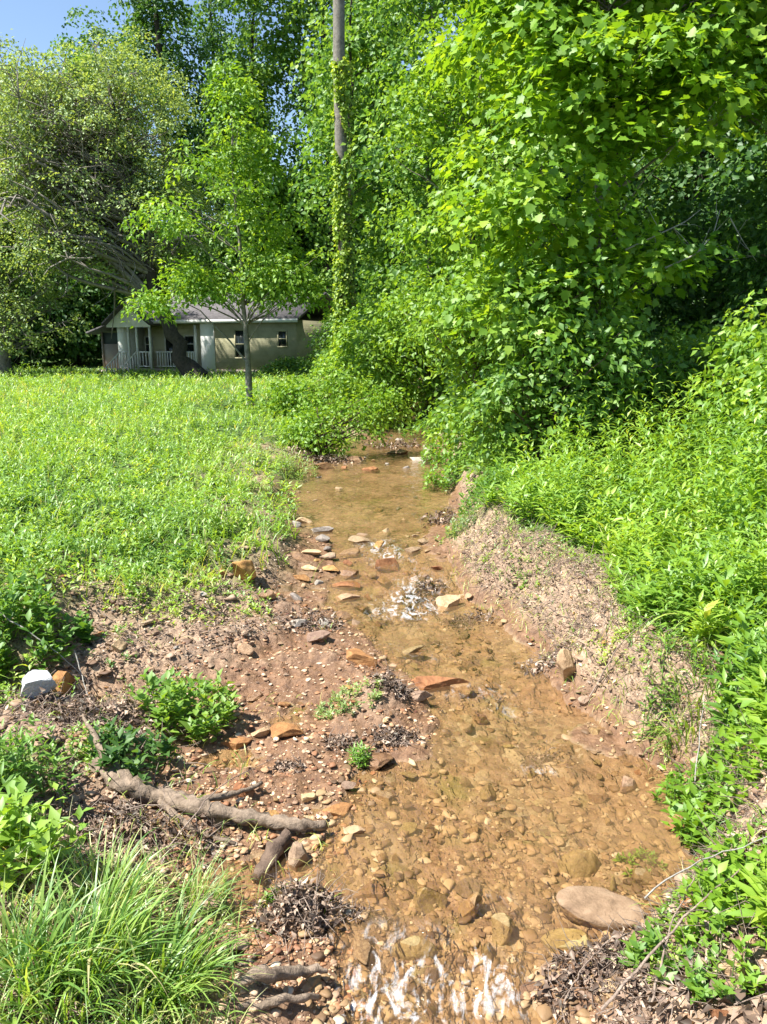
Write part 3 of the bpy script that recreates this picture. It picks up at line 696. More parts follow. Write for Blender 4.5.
# bleached root across the left bank
def path3(pts, up, n=26):
    c = []
    for px, py, dz in pts:
        x, y, z = hit(px, py); c.append((x, y, z + dz))
    c = np.array(c); t = np.linspace(0, len(c) - 1, n); P = np.stack([np.interp(t, range(len(c)), c[:, k]) for k in range(3)], 1)
    for _ in range(2): P[1:-1] = (P[:-2] + 2 * P[1:-1] + P[2:]) / 4
    return P
def woody(name, pts, rads, label, mat, cat='root', n=44, jit=.006, parts=()):
    P = path3(pts, 0, n); o0 = P[0].copy(); b = MB()
    R = np.interp(np.linspace(0, 1, n), np.linspace(0, 1, len(rads)), rads)
    b.tube(P - o0 + rng.normal(size=P.shape) * jit, R * (1 + .12 * rng.uniform(-1, 1, n)), 12, rough=.28)
    e = empty(name, tuple(o0), label, cat); b.build('stem', mat, e, smooth=True)
    for pp, rr in parts:
        Q = path3(pp, 0, 12); b = MB(); b.tube(Q - o0 + rng.normal(size=Q.shape) * jit * .6, np.interp(np.linspace(0, 1, 12), np.linspace(0, 1, len(rr)), rr), 6, rough=.2)
        b.build('side_root', mat, e, smooth=True)
    return e
woody('tree_root', [(95, 768, .02), (125, 792, .05), (160, 808, .05), (200, 818, .05), (250, 830, .05), (295, 834, .05), (325, 832, .03)],
      [.045, .05, .042, .035, .03, .028, .018], 'long bleached root lying across the left bank', MB_drift,
      parts=[([(200, 815, .06), (235, 806, .06), (262, 790, .02)], [.02, .008]), ([(110, 780, .06), (92, 745, .10), (80, 722, .04)], [.025, .012, .006]),
             ([(150, 800, .05), (190, 838, .03), (235, 846, .01)], [.022, .014, .008])])
woody('dead_log', [(290, 843, .05), (275, 862, .05), (258, 886, .03)], [.022, .034, .03], 'short dark rotten log stub under the tip of the bleached root', MB_brown, 'log', 14, .004)
woody('dead_log', [(232, 1003, .05), (262, 990, .06), (300, 985, .06), (328, 988, .05)], [.012, .022, .02, .008], 'pale splintered wood piece at the bottom edge beside the long grass', MB_drift, 'log', 16, .006)
woody('dead_log', [(240, 1018, .03), (280, 1012, .04), (322, 1006, .04)], [.010, .015, .006], 'second pale wood piece lowest in the frame beside the splintered one', MB_drift, 'log', 12, .006)
def stick(pts, r0, label, mat=MB_pale, parts=()):
    P = path3(pts, 0, 14); o0 = P[0].copy(); b = MB(); b.tube(P - o0 + rng.normal(size=P.shape) * .003, np.linspace(r0, r0 * .35, 14), 5)
    o = b.build('dead_branch', mat, smooth=True); o.location = o0; tag(o, label, 'branch'); return o
stick([(0, 635, .15), (30, 660, .2), (60, 675, .15), (88, 688, .04)], .006, 'thin pale bare branch arching over the dark hollow')
stick([(76, 668, .12), (84, 690, .06), (92, 712, .02)], .005, 'short forked pale twig beside the white stone')
stick([(640, 935, .15), (690, 915, .2), (735, 900, .2), (767, 893, .22)], .0035, 'thin pale stem leaning over the lower right leaves')
stick([(600, 1024, .05), (650, 985, .10), (700, 945, .18), (735, 925, .2)], .006, 'long dry stem slanting up the lower right slope', MB_twig)
stick([(650, 1020, .03), (665, 965, .12), (690, 925, .2)], .005, 'dry stem crossing behind the long slanting one', MB_twig)
stick([(694, 860, .02), (693, 800, .1), (700, 740, .25)], .006, 'upright pale stem at the edge of the right bank')
stick([(560, 1015, .02), (580, 985, .06), (603, 965, .08)], .003, 'fine bent straw over the water at the lower right', MB_twig)
stick([(170, 862, .05), (215, 815, .12), (280, 760, .03)], .004, 'thin straight straw crossing the bleached root', MB_twig)
stick([(590, 700, .02), (620, 660, .12), (650, 650, .2)], .005, 'dry stem hanging down the right dirt bank', MB_twig)
# dry stems hanging down the right bank
r_ = np.random.default_rng(15)
n = 2200; Yh = r_.uniform(2.6, 8, n) ; _, xr_, _ = edges(Yh); Xh = xr_ + r_.uniform(.12, .8, n)
sticks_stuff('dry_stems', Xh, Yh, .16, .002, 16, 'dead stems and rootlets hanging down the right dirt bank', .03, tilt=.7, cat='stems')
Yq = r_.uniform(2.3, 9, 2600); _, xq, _ = edges(Yq); Xq = xq + r_.uniform(.03, 1.25, 2600) * (bare_w(Yq) + .1); aq = r_.uniform(0, 6.28, 2600)
tag(bladeobj('bank_straw', np.stack([Xq, Yq, H(Xq, Yq)], 1), np.stack([np.cos(aq), np.sin(aq), 0 * aq], 1), r_.uniform(.04, .16, 2600), r_.uniform(.002, .006, 2600), r_.uniform(.6, 1.5, 2600), ML['grass'], segs=4, rnd=np.where(r_.random(2600) < .35, 1.0, r_.random(2600))), 'bleached straw and thin grass on the right dirt bank', 'grass', kind='stuff')
n = 500; Yh = r_.uniform(2.4, 4.6, n); xl_, _, fl_ = edges(Yh); Xh = xl_ - fl_ - r_.uniform(.1, 1.1, n)
sticks_stuff('dry_straw', Xh, Yh, .16, .0022, 17, 'dead straw in the hollow of the left bank', .03, tilt=.5, cat='stems')

# ---------------------------------------------------------------- herbs
def herb(n_leaf, h, ll, r, spread=.5, tmplw=.3):
    """one leafy stem: leaf roots, dirs, normals, sizes in local space"""
    lean = r.normal(size=2) * .18; t = np.linspace(.15, 1, n_leaf); a = np.arange(n_leaf) * 2.4 + r.uniform(0, 6)
    P = np.stack([lean[0] * h * t ** 1.5, lean[1] * h * t ** 1.5, h * t], 1)
    el = r.uniform(-.1, .7, n_leaf) + .4 * t
    D = np.stack([np.cos(a) * np.cos(el), np.sin(a) * np.cos(el), np.sin(el)], 1)
    N = np.stack([-np.cos(a) * np.sin(el), -np.sin(a) * np.sin(el), np.cos(el)], 1) + r.normal(size=(n_leaf, 3)) * .3
    S = ll * (1 - .45 * np.abs(t - .5)) * r.uniform(.6, 1.3, n_leaf)
    return P, D, N, S, lean
def herb_field(name, X, Y, hs, ll, mat, tmpl, seed, label, nl=(9, 16), cat='ground cover', cshift=None, kind='stuff', parent=None, origin=None, Zb=None, stem=True, stemmat=None):
    r = np.random.default_rng(seed); var = [herb(int(r.integers(*nl)), 1.0, 1.0, r) for _ in range(24)]
    Z = H(X, Y) if Zb is None else Zb
    which = r.integers(24, size=len(X)); rot = r.uniform(0, 6.28, len(X)); PP, DD, NN, SS, RR = [], [], [], [], []
    sb = MB()
    o0 = np.zeros(3) if origin is None else np.array(origin)
    clr = np.clip(.5 + .45 * fbm(X, Y, .45, 3, seed), 0, 1)
    for v in range(24):
        k = np.where(which == v)[0]
        if len(k) == 0: continue
        P, D, N, S, lean = var[v]; c, s = np.cos(rot[k])[:, None], np.sin(rot[k])[:, None]
        def R(A): return np.stack([A[None, :, 0] * c - A[None, :, 1] * s, A[None, :, 0] * s + A[None, :, 1] * c, np.broadcast_to(A[None, :, 2], (len(k), len(A)))], -1)
        PP.append((R(P) * hs[k][:, None, None] + np.stack([X[k], Y[k], Z[k]], 1)[:, None] - o0).reshape(-1, 3))
        DD.append(R(D).reshape(-1, 3)); NN.append(R(N).reshape(-1, 3)); SS.append((S[None] * ll[k][:, None]).ravel())
        RR.append(np.clip(clr[k][:, None] * .6 + .4 * r.random((len(k), len(P))), 0, 1).ravel())
    o = leafobj(name, np.concatenate(PP), np.concatenate(DD), np.concatenate(NN), np.concatenate(SS), tmpl, mat, parent, np.concatenate(RR))
    if label: tag(o, label, cat, kind=kind)
    return o
LANCE = T_leaf(.24, .05, .18); OVAL = T_leaf(.5, .08, .12); BROAD = T_leaf(.75, .08, .12)
# right bank vegetation
def sampx(cond, y0, y1, p, n, r, xw=.62, x0=None, x1=None):
    xs, ys, tot = [], [], 0
    while tot < n:
        u = r.random(n * 2); a, b = y0 ** (1 - p), y1 ** (1 - p); Y = (a + (b - a) * u) ** (1 / (1 - p))
        X = r.uniform(-xw if x0 is None else x0, xw if x1 is None else x1, n * 2) * (Y + .8)
        _, dl, dr, uu = hbase(X, Y); k = cond(dl, dr, uu, X, Y, r); xs.append(X[k]); ys.append(Y[k]); tot += k.sum()
    return np.concatenate(xs)[:n], np.concatenate(ys)[:n]
r = np.random.default_rng(31)
rc = lambda dl, dr, u, X, Y, r: (dr > 0) & (vegmask(X, Y, dl, dr, u) > r.uniform(.15, .95, len(X))) & (fbm(X, Y, .45, 2, 71) > r.uniform(-1.4, -.1, len(X)))
X, Y = sampx(rc, 1.6, 15, 1.5, 9000, r, x0=.1, x1=.85)
_, _, dr, _ = hbase(X, Y); hs = (.16 + .34 * sstep(.3, 2.0, dr)) * r.uniform(.55, 1.35, len(X)) * (1 + .6 * fbm(X, Y, .5, 3, 3)) * (1 + .6 * sstep(5, 9, Y))
herb_field('bank_weeds', X, Y, hs, r.uniform(.07, .12, len(X)) * (1 + .03 * Y), ML['weed'], LANCE, 32, 'dense lance leaved green weeds covering the right bank', (12, 20))
X, Y = sampx(rc, 1.6, 13, 1.5, 1500, r, x0=.1, x1=.85)
_, _, dr, _ = hbase(X, Y)
herb_field('broadleaf_weeds', X, Y, (.12 + .3 * sstep(.3, 2.0, dr)) * r.uniform(.6, 1.2, len(X)), r.uniform(.05, .09, len(X)), ML['lime'], OVAL, 33, 'bright oval leaved plants mixed through the right bank weeds', (8, 14))
X, Y = sampx(rc, 1.6, 14, 1.5, 5500, r, x0=.1, x1=.85); _, _, dr, _ = hbase(X, Y)
a = r.uniform(0, 6.28, len(X)); D = np.stack([np.cos(a), np.sin(a), 0 * a], 1)
tag(bladeobj('bank_grass', np.stack([X, Y, H(X, Y)], 1), D, (.2 + .35 * sstep(.3, 2, dr)) * r.uniform(.6, 1.2, len(X)), r.uniform(.007, .018, len(X)), r.uniform(.3, 1, len(X)), ML['grass'], segs=5), 'broad bladed grass among the right bank weeds', 'grass', kind='stuff')
X, Y = sampx(rc, 2.5, 14, 1.4, 500, r, x0=.1, x1=.85); _, _, dr, _ = hbase(X, Y)
herb_field('tall_weeds', X, Y, (.45 + .5 * sstep(.3, 3, dr)) * r.uniform(.7, 1.3, len(X)), r.uniform(.07, .12, len(X)) * (1 + .03 * Y), ML['lime'], T_leaf(.34, .08, .2), 36, 'taller leafy stalks standing out of the right bank weeds', (14, 22))
# ground-hugging sprouts on the bare soil
sp = lambda dl, dr, u, X, Y, r: (((u > .3) | (dr > .2)) & (fbm(X, Y, .45, 2, 88) > r.uniform(-.3, .6, len(X))))
X, Y = sampx(sp, 2.2, 14, 1.6, 7500, r)
herb_field('sprouts', X, Y, r.uniform(.02, .07, len(X)), r.uniform(.018, .035, len(X)) * (1 + .05 * Y), ML['weed'], OVAL, 34, 'small green sprouts dotted over the bare soil', (4, 8))
# left field
lf = lambda dl, dr, u, X, Y, r: (dl > 0) & (vegmask(X, Y, dl, dr, u) > r.uniform(.1, .95, len(X))) & (fbm(X, Y, .7, 3, 72) > r.uniform(-1.5, .1, len(X)))
X, Y = sampx(lf, 3.0, 44, 1.25, 26000, r, x0=-.75, x1=.1); s = 1 + .045 * Y
a = r.uniform(0, 6.28, len(X)); D = np.stack([np.cos(a), np.sin(a), 0 * a], 1)
hv = 1 + .5 * fbm(X, Y, 1.1, 2, 8)
tag(bladeobj('meadow_grass', np.stack([X, Y, H(X, Y)], 1), D, r.uniform(.08, .24, len(X)) * hv * (1 + .015 * Y), r.uniform(.004, .009, len(X)) * s * s, r.uniform(.2, .9, len(X)), ML['grass'], segs=3,
    rnd=np.where(r.random(len(X)) < .07, 1.0, np.clip(.45 * r.random(len(X)) + .38 + .35 * fbm(X, Y, 1.6, 3, 18), 0, .97))), 'bright green grass of the meadow on the left', 'grass', kind='stuff')
X, Y = sampx(lf, 3.6, 30, 1.5, 900, r, x0=-.75, x1=.1); kk = fbm(X, Y, 1.2, 2, 95) > .0; X, Y = X[kk], Y[kk]
herb_field('tall_meadow_weeds', X, Y, r.uniform(.22, .45, len(X)), r.uniform(.06, .10, len(X)) * (1 + .03 * Y), ML['weed'], T_leaf(.3, .08, .2), 37, 'taller leafy weeds in loose clumps across the left meadow', (12, 20))
X, Y = sampx(lf, 3.0, 44, 1.3, 10500, r, x0=-.75, x1=.1)
hs = r.uniform(.05, .26, len(X)) * (1 + .7 * fbm(X, Y, .9, 3, 12)) * (1 + .01 * Y)
herb_field('meadow_weeds', X, Y, hs, r.uniform(.035, .06, len(X)) * (1 + .05 * Y), ML['weed'], T_leaf(.36, .08, .12), 35, 'low leafy weeds thick through the left meadow', (7, 12))

def plant(name, px, py, rad, h, n, ll, mat, tmpl, label, seed, cat='plant', nl=(8, 14), stems=MB_stem, xyz=None):
    r = np.random.default_rng(seed); x, y, z = xyz or hit(px, py)
    q = r.random(n) ** .5 * rad; a = r.uniform(0, 6.28, n); X = x + q * np.cos(a); Y = y + q * np.sin(a)
    e = empty(name, (x, y, z), label, cat)
    hs = h * (1 - .45 * (q / rad) ** 2) * r.uniform(.7, 1.15, n)
    herb_field('foliage', X, Y, hs, np.full(n, ll), mat, tmpl, seed, None, nl, parent=e, origin=(x, y, z))
    if n < 20: return e
    b = MB(); Z = H(X, Y)
    for k in range(min(n, 40)):
        p0 = np.array([X[k], Y[k], Z[k] - .01]) - [x, y, z]; b.tube([(0, 0, -.01), p0, p0 + [0, 0, hs[k] * .5], p0 + [r.normal() * .03 * h, r.normal() * .03 * h, hs[k]]], [.003, .003, .0025, .001], 4, cap=False)
    b.build('stem', stems, e); return e
plant('leafy_weed', 192, 722, .24, .26, 60, .075, ML['mid'], OVAL, 'round green leafy plant growing in the middle of the left bank', 41)
plant('leafy_weed', 135, 775, .20, .20, 36, .07, ML['deep'], OVAL, 'dark leafy plant just above the bleached root', 42)
plant('leafy_weed', 20, 790, .18, .30, 30, .09, ML['mid'], LANCE, 'narrow leaved green plant at the left edge below the white stone', 43)
plant('leafy_weed', 20, 870, .22, .30, 34, .09, ML['weed'], OVAL, 'bright leafy plant at the left edge behind the long grass', 44)
plant('leafy_weed', 65, 640, .16, .22, 16, .08, ML['mid'], BROAD, 'lone leafy sprig rising from the dark hollow', 45)
plant('seedling', 360, 768, .045, .09, 14, .05, ML['weed'], LANCE, 'small bright green seedling alone on the mud flat', 46)
plant('leafy_weed', 350, 700, .20, .07, 50, .03, ML['olive'], OVAL, 'low pale green plant capping the debris bar', 47)
plant('leafy_weed', 270, 905, .03, .06, 6, .035, ML['lime'], OVAL, 'tiny yellow green sprout below the dark log stub', 48)
plant('leafy_weed', 735, 800, .25, .28, 60, .075, ML['lime'], OVAL, 'bright oval leaved plant hanging over the right bank edge', 49)
plant('leafy_weed', 735, 905, .16, .22, 40, .06, ML['lime'], OVAL, 'yellow green plant at the right edge above the broken buff stone', 50)
plant('leafy_weed', 640, 868, .10, .05, 14, .03, ML['lime'], OVAL, 'few floating green sprigs near the oval stone', 51)
plant('leafy_weed', 715, 975, .14, .12, 22, .05, ML['weed'], OVAL, 'low weeds among the buff stones at the lower right', 62)
plant('leafy_weed', 690, 800, .16, .18, 30, .05, ML['lime'], OVAL, 'small leaved weeds at the lip of the right bank above the water', 63)
plant('leafy_weed', 670, 700, .16, .2, 30, .06, ML['weed'], LANCE, 'weeds sliding down the cut right bank beside the upright stem', 64)
plant('leafy_weed', 655, 965, .10, .10, 16, .05, ML['mid'], OVAL, 'small green sprigs in the dead leaves at the lower right', 52)
plant('leafy_weed', 150, 560, .35, .22, 60, .06, ML['mid'], LANCE, 'dark clump of weeds where the meadow meets the dirt', 53)
plant('leafy_weed', 300, 445, .5, .5, 70, .12, ML['mid'], LANCE, 'knee high weeds on the left bank of the far pool', 54)
plant('leafy_weed', 20, 640, .3, .35, 50, .09, ML['mid'], OVAL, 'tall weeds at the left edge above the hollow', 55)
plant('leafy_weed', 500, 500, .45, .35, 110, .07, ML['mid'], OVAL, 'leafy weeds spilling to the right shore of the far pool', 56)
plant('leafy_weed', 458, 478, .5, .45, 90, .08, ML['weed'], OVAL, 'bright weeds hanging over the right side of the far pool', 58)
plant('leafy_weed', 450, 455, .5, .5, 70, .10, ML['mid'], OVAL, 'leafy weeds at the right corner of the creek head', 59)
plant('leafy_weed', 432, 436, .6, .5, 70, .10, ML['mid'], OVAL, 'dark weeds closing the far end of the creek on the right', 61)
plant('leafy_weed', 285, 470, .5, .3, 70, .08, ML['olive'], LANCE, 'sparse weeds at the left shore of the far pool', 60)
plant('leafy_weed', 460, 560-30, .25, .14, 40, .05, ML['olive'], OVAL, 'sparse pale sprigs on the right shore beside the rapid', 57)

def tuft(px, py, n, L, wd, label, seed, mat=ML['sedge'], name='grass_tuft', rad=.08, dirbias=(0, 0), parent=None):
    r = np.random.default_rng(seed); x, y, z = hit(px, py); a = r.uniform(0, 6.28, n); q = rad * r.random(n) ** .5
    P = np.stack([q * np.cos(a), q * np.sin(a), 0 * a], 1); P[:, 2] = H(P[:, 0] + x, P[:, 1] + y) - z - .01
    D = np.stack([np.cos(a) + dirbias[0], np.sin(a) + dirbias[1], 0 * a], 1) + r.normal(size=(n, 3)) * [.4, .4, 0]; D = nrm(D)
    o = bladeobj(name, P, D, L * r.uniform(.45, 1.15, n), wd * r.uniform(.6, 1.2, n), r.uniform(.25, 1.25, n), mat, segs=7)
    o.location = (x, y, z); tag(o, label, 'grass tuft'); return o
tuft(95, 965, 210, .36, .010, 'big tuft of long arching grass at the lower left, middle of the patch', 61, rad=.13, dirbias=(.5, .1))
tuft(175, 985, 150, .34, .009, 'long arching grass tuft leaning over the side pool', 62, rad=.10, dirbias=(.9, .1))
tuft(20, 985, 130, .38, .011, 'long grass tuft in the lower left corner', 63, rad=.12)
tuft(110, 905, 120, .30, .008, 'grass tuft at the back of the lower left patch', 64, rad=.10, dirbias=(.2, .4))
tuft(200, 905, 70, .26, .004, 'wispy pale grass reaching over the side pool', 65, rad=.06, dirbias=(.7, .5))
tuft(60, 1015, 120, .30, .009, 'short grass tuft along the bottom edge at the left', 66, rad=.12)
tuft(150, 1020, 110, .30, .009, 'grass tuft along the bottom edge beside the pale wood', 67, rad=.10, dirbias=(.6, 0))
tuft(720, 640, 120, .5, .016, 'broad bright blades arching from the right bank weeds', 68, ML['grass'], rad=.15, dirbias=(-.6, 0))
tuft(690, 720, 80, .3, .008, 'pale blades overhanging the right bank edge', 69, ML['grass'], rad=.12, dirbias=(-.9, -.2))
tuft(150, 540, 90, .26, .008, 'bright grass tuft at the edge of the bare dirt', 70, ML['grass'], rad=.12)
tuft(235, 490, 120, .30, .010, 'grass tuft on the left bank beside the far pool', 71, ML['grass'], rad=.2)

r = np.random.default_rng(91); n = 1500; xx, yy = [], []
for q in range(n):
    a_, b_ = at_z(r.uniform(-10, 235), r.uniform(850, 1060), .2); xx.append(a_); yy.append(b_)
X, Y = np.array(xx), np.array(yy); a = r.uniform(0, 6.28, n); D = np.stack([np.cos(a), np.sin(a), 0 * a], 1)
tag(bladeobj('bank_straw', np.stack([X, Y, H(X, Y)], 1), D, r.uniform(.06, .24, n), r.uniform(.002, .006, n), r.uniform(.4, 1.3, n), ML['sedge'], segs=5, rnd=np.where(r.random(n) < .4, .97, r.random(n))), 'short green grass and bleached straw filling the lower left corner', 'grass', kind='stuff')
n = 900; xx = [at_z(r.uniform(0, 330), r.uniform(600, 860), .25) for _ in range(n)]; X, Y = np.array(xx).T; kk = fbm(X, Y, .5, 2, 92) > .0; X, Y = X[kk], Y[kk]; n = len(X)
a = r.uniform(0, 6.28, n); D = np.stack([np.cos(a), np.sin(a), 0 * a], 1)
tag(bladeobj('sparse_grass', np.stack([X, Y, H(X, Y)], 1), D, r.uniform(.04, .16, n), r.uniform(.002, .006, n), r.uniform(.5, 1.4, n), ML['grass'], segs=4, rnd=np.where(r.random(n) < .4, .98, r.random(n))), 'thin scattered grass and straw over the left dirt bank', 'grass', kind='stuff')
# ---------------------------------------------------------------- trees
def crown_pts(blobs, n, r, gap=0.0, gs=1.1, shell=.45, wexp=1.0):
    vol = np.array([b[3] * b[4] * b[5] for b in blobs]); pr = vol ** wexp / (vol ** wexp).sum(); out = []; w_ = []
    tot = 0
    while tot < n:
        k = r.choice(len(blobs), n, p=pr); B = np.array(blobs)[k]; q = nrm(r.normal(size=(n, 3))) * (r.random(n) ** shell)[:, None]
        P = B[:, :3] + q * B[:, 3:6]; keep = vn3(P / gs + 5, 3) * .5 + .5 > gap * r.uniform(.7, 1.3, n)
        out.append(P[keep]); w_.append(q[keep]); tot += keep.sum()
    return np.concatenate(out)[:n], np.concatenate(w_)[:n]
def sprays(C, Q, R, m, size, r, tilt=.7, droop=.25, flat=.18, up=1.0):
    n = len(C); out = nrm(Q + [0, 0, .15]); N0 = nrm(np.stack([out[:, 0] * .7, out[:, 1] * .7, np.full(n, up)], 1) + r.normal(size=(n, 3)) * .28)
    U = nrm(np.cross(N0, r.normal(size=(n, 3)))); V = np.cross(N0, U)
    a = r.uniform(0, 6.28, (n, m)); q = r.random((n, m)) ** .6; Rr = R * r.uniform(.7, 1.3, (n, 1))
    dd = np.cos(a)[..., None] * U[:, None] + np.sin(a)[..., None] * V[:, None]
    P = C[:, None] + dd * (q * Rr)[..., None] + N0[:, None] * (r.normal(size=(n, m)) * flat * R)[..., None]
    P[..., 2] -= droop * R * q ** 2
    D = dd + r.normal(size=(n, m, 3)) * .5 + np.array([0, 0, -droop])
    N = N0[:, None] + r.normal(size=(n, m, 3)) * tilt
    S = size * r.uniform(.6, 1.25, (n, m)); cr = r.random((n, 1)) * .5
    return P.reshape(-1, 3), D.reshape(-1, 3), nrm(N.reshape(-1, 3)), S.ravel(), np.clip(cr + .5 * r.random((n, m)), 0, 1).ravel()
def tree(name, cat, label, base, trunk, tr, blobs, ncl, R, m, size, tmpl, lm, bm, seed, group=None, nbr=40, gap=0., tilt=.7, br=.35, droop=.25, limb=.3, bare=0, wig=.12, flat=.18, shell=.45, gs=1.1, up=1.0, lbm=None):
    """base: world xyz; trunk: list of points relative to base; blobs relative to base (cx,cy,cz,rx,ry,rz)"""
    r = np.random.default_rng(seed); e = empty(name, tuple(base), label, cat, group)
    T = np.array(trunk, float); n = 14; t = np.linspace(0, len(T) - 1, n); TP = np.stack([np.interp(t, range(len(T)), T[:, k]) for k in range(3)], 1)
    TP[1:-1] = (TP[:-2] + 2 * TP[1:-1] + TP[2:]) / 4; TP[1:] += r.normal(size=(n - 1, 3)) * tr * .25
    b = MB(); TR = tr * (1 - .85 * np.linspace(0, 1, n)) ; TR[0] *= 1.35; b.tube(TP, TR, 8, rough=.12)
    C, Q = crown_pts(blobs, ncl, r, gap, gs, shell, .4 if name == 'sapling' else 1.0)
    if lbm: b.build('trunk', bm, e, smooth=True); b = MB()
    idx = r.choice(ncl, min(nbr, ncl), replace=False)
    for k in idx:
        c = C[k]; zz = np.clip(c[2] - r.uniform(.15, .6) * np.linalg.norm(c[:2] - TP[n // 2, :2]) - .3, TP[2, 2], TP[-1, 2]); j = int(np.argmin(abs(TP[:, 2] - zz)))
        s = TP[j]; L = np.linalg.norm(c - s); mid = (s + c) / 2 + r.normal(size=3) * L * wig + [0, 0, .08 * L]; tt = np.linspace(0, 1, 7)[:, None]
        P = s * (1 - tt) ** 2 + 2 * mid * tt * (1 - tt) + c * tt ** 2 + r.normal(size=(7, 3)) * L * .012
        r0 = min(TR[j] * .6, tr * limb * (L / (abs(T[-1][2]) * .5 + .1)) + .006); b.tube(P, np.linspace(r0, max(.003, r0 * .15), 7), 4, cap=False)
        for _ in range(int(bare)):
            a0 = P[r.integers(2, 6)]; d = nrm(r.normal(size=3) * [1, 1, .7]) * L * r.uniform(.15, .4)
            b.tube([a0, a0 + d * .5 + r.normal(size=3) * L * .03, a0 + d + r.normal(size=3) * L * .05], [r0 * .4, r0 * .28, .003 + r0 * .05], 3, cap=False)
    b.build('limbs' if lbm else 'trunk', lbm or bm, e, smooth=True)
    P, D, N, S, rr = sprays(C, Q, R, m, size, r, tilt, droop, flat, up)
    leafobj('crown', P, D, N, S, tmpl, lm, e, rr)
    return e
MAPLE = T_maple(); KITE = T_kite(); KITEW = T_kite(.8)
def gxy(px, Y):
    X = (px - CX) / FPX * (Y / math.cos(PITCH)) ; return X
def base_at(px, Y): X = (px - CX) / FPX * depth_of(Y, .5); return (X, Y, H1(X, Y) - .05)
def zz(py, Y): return at_y(0, py, Y)[2]

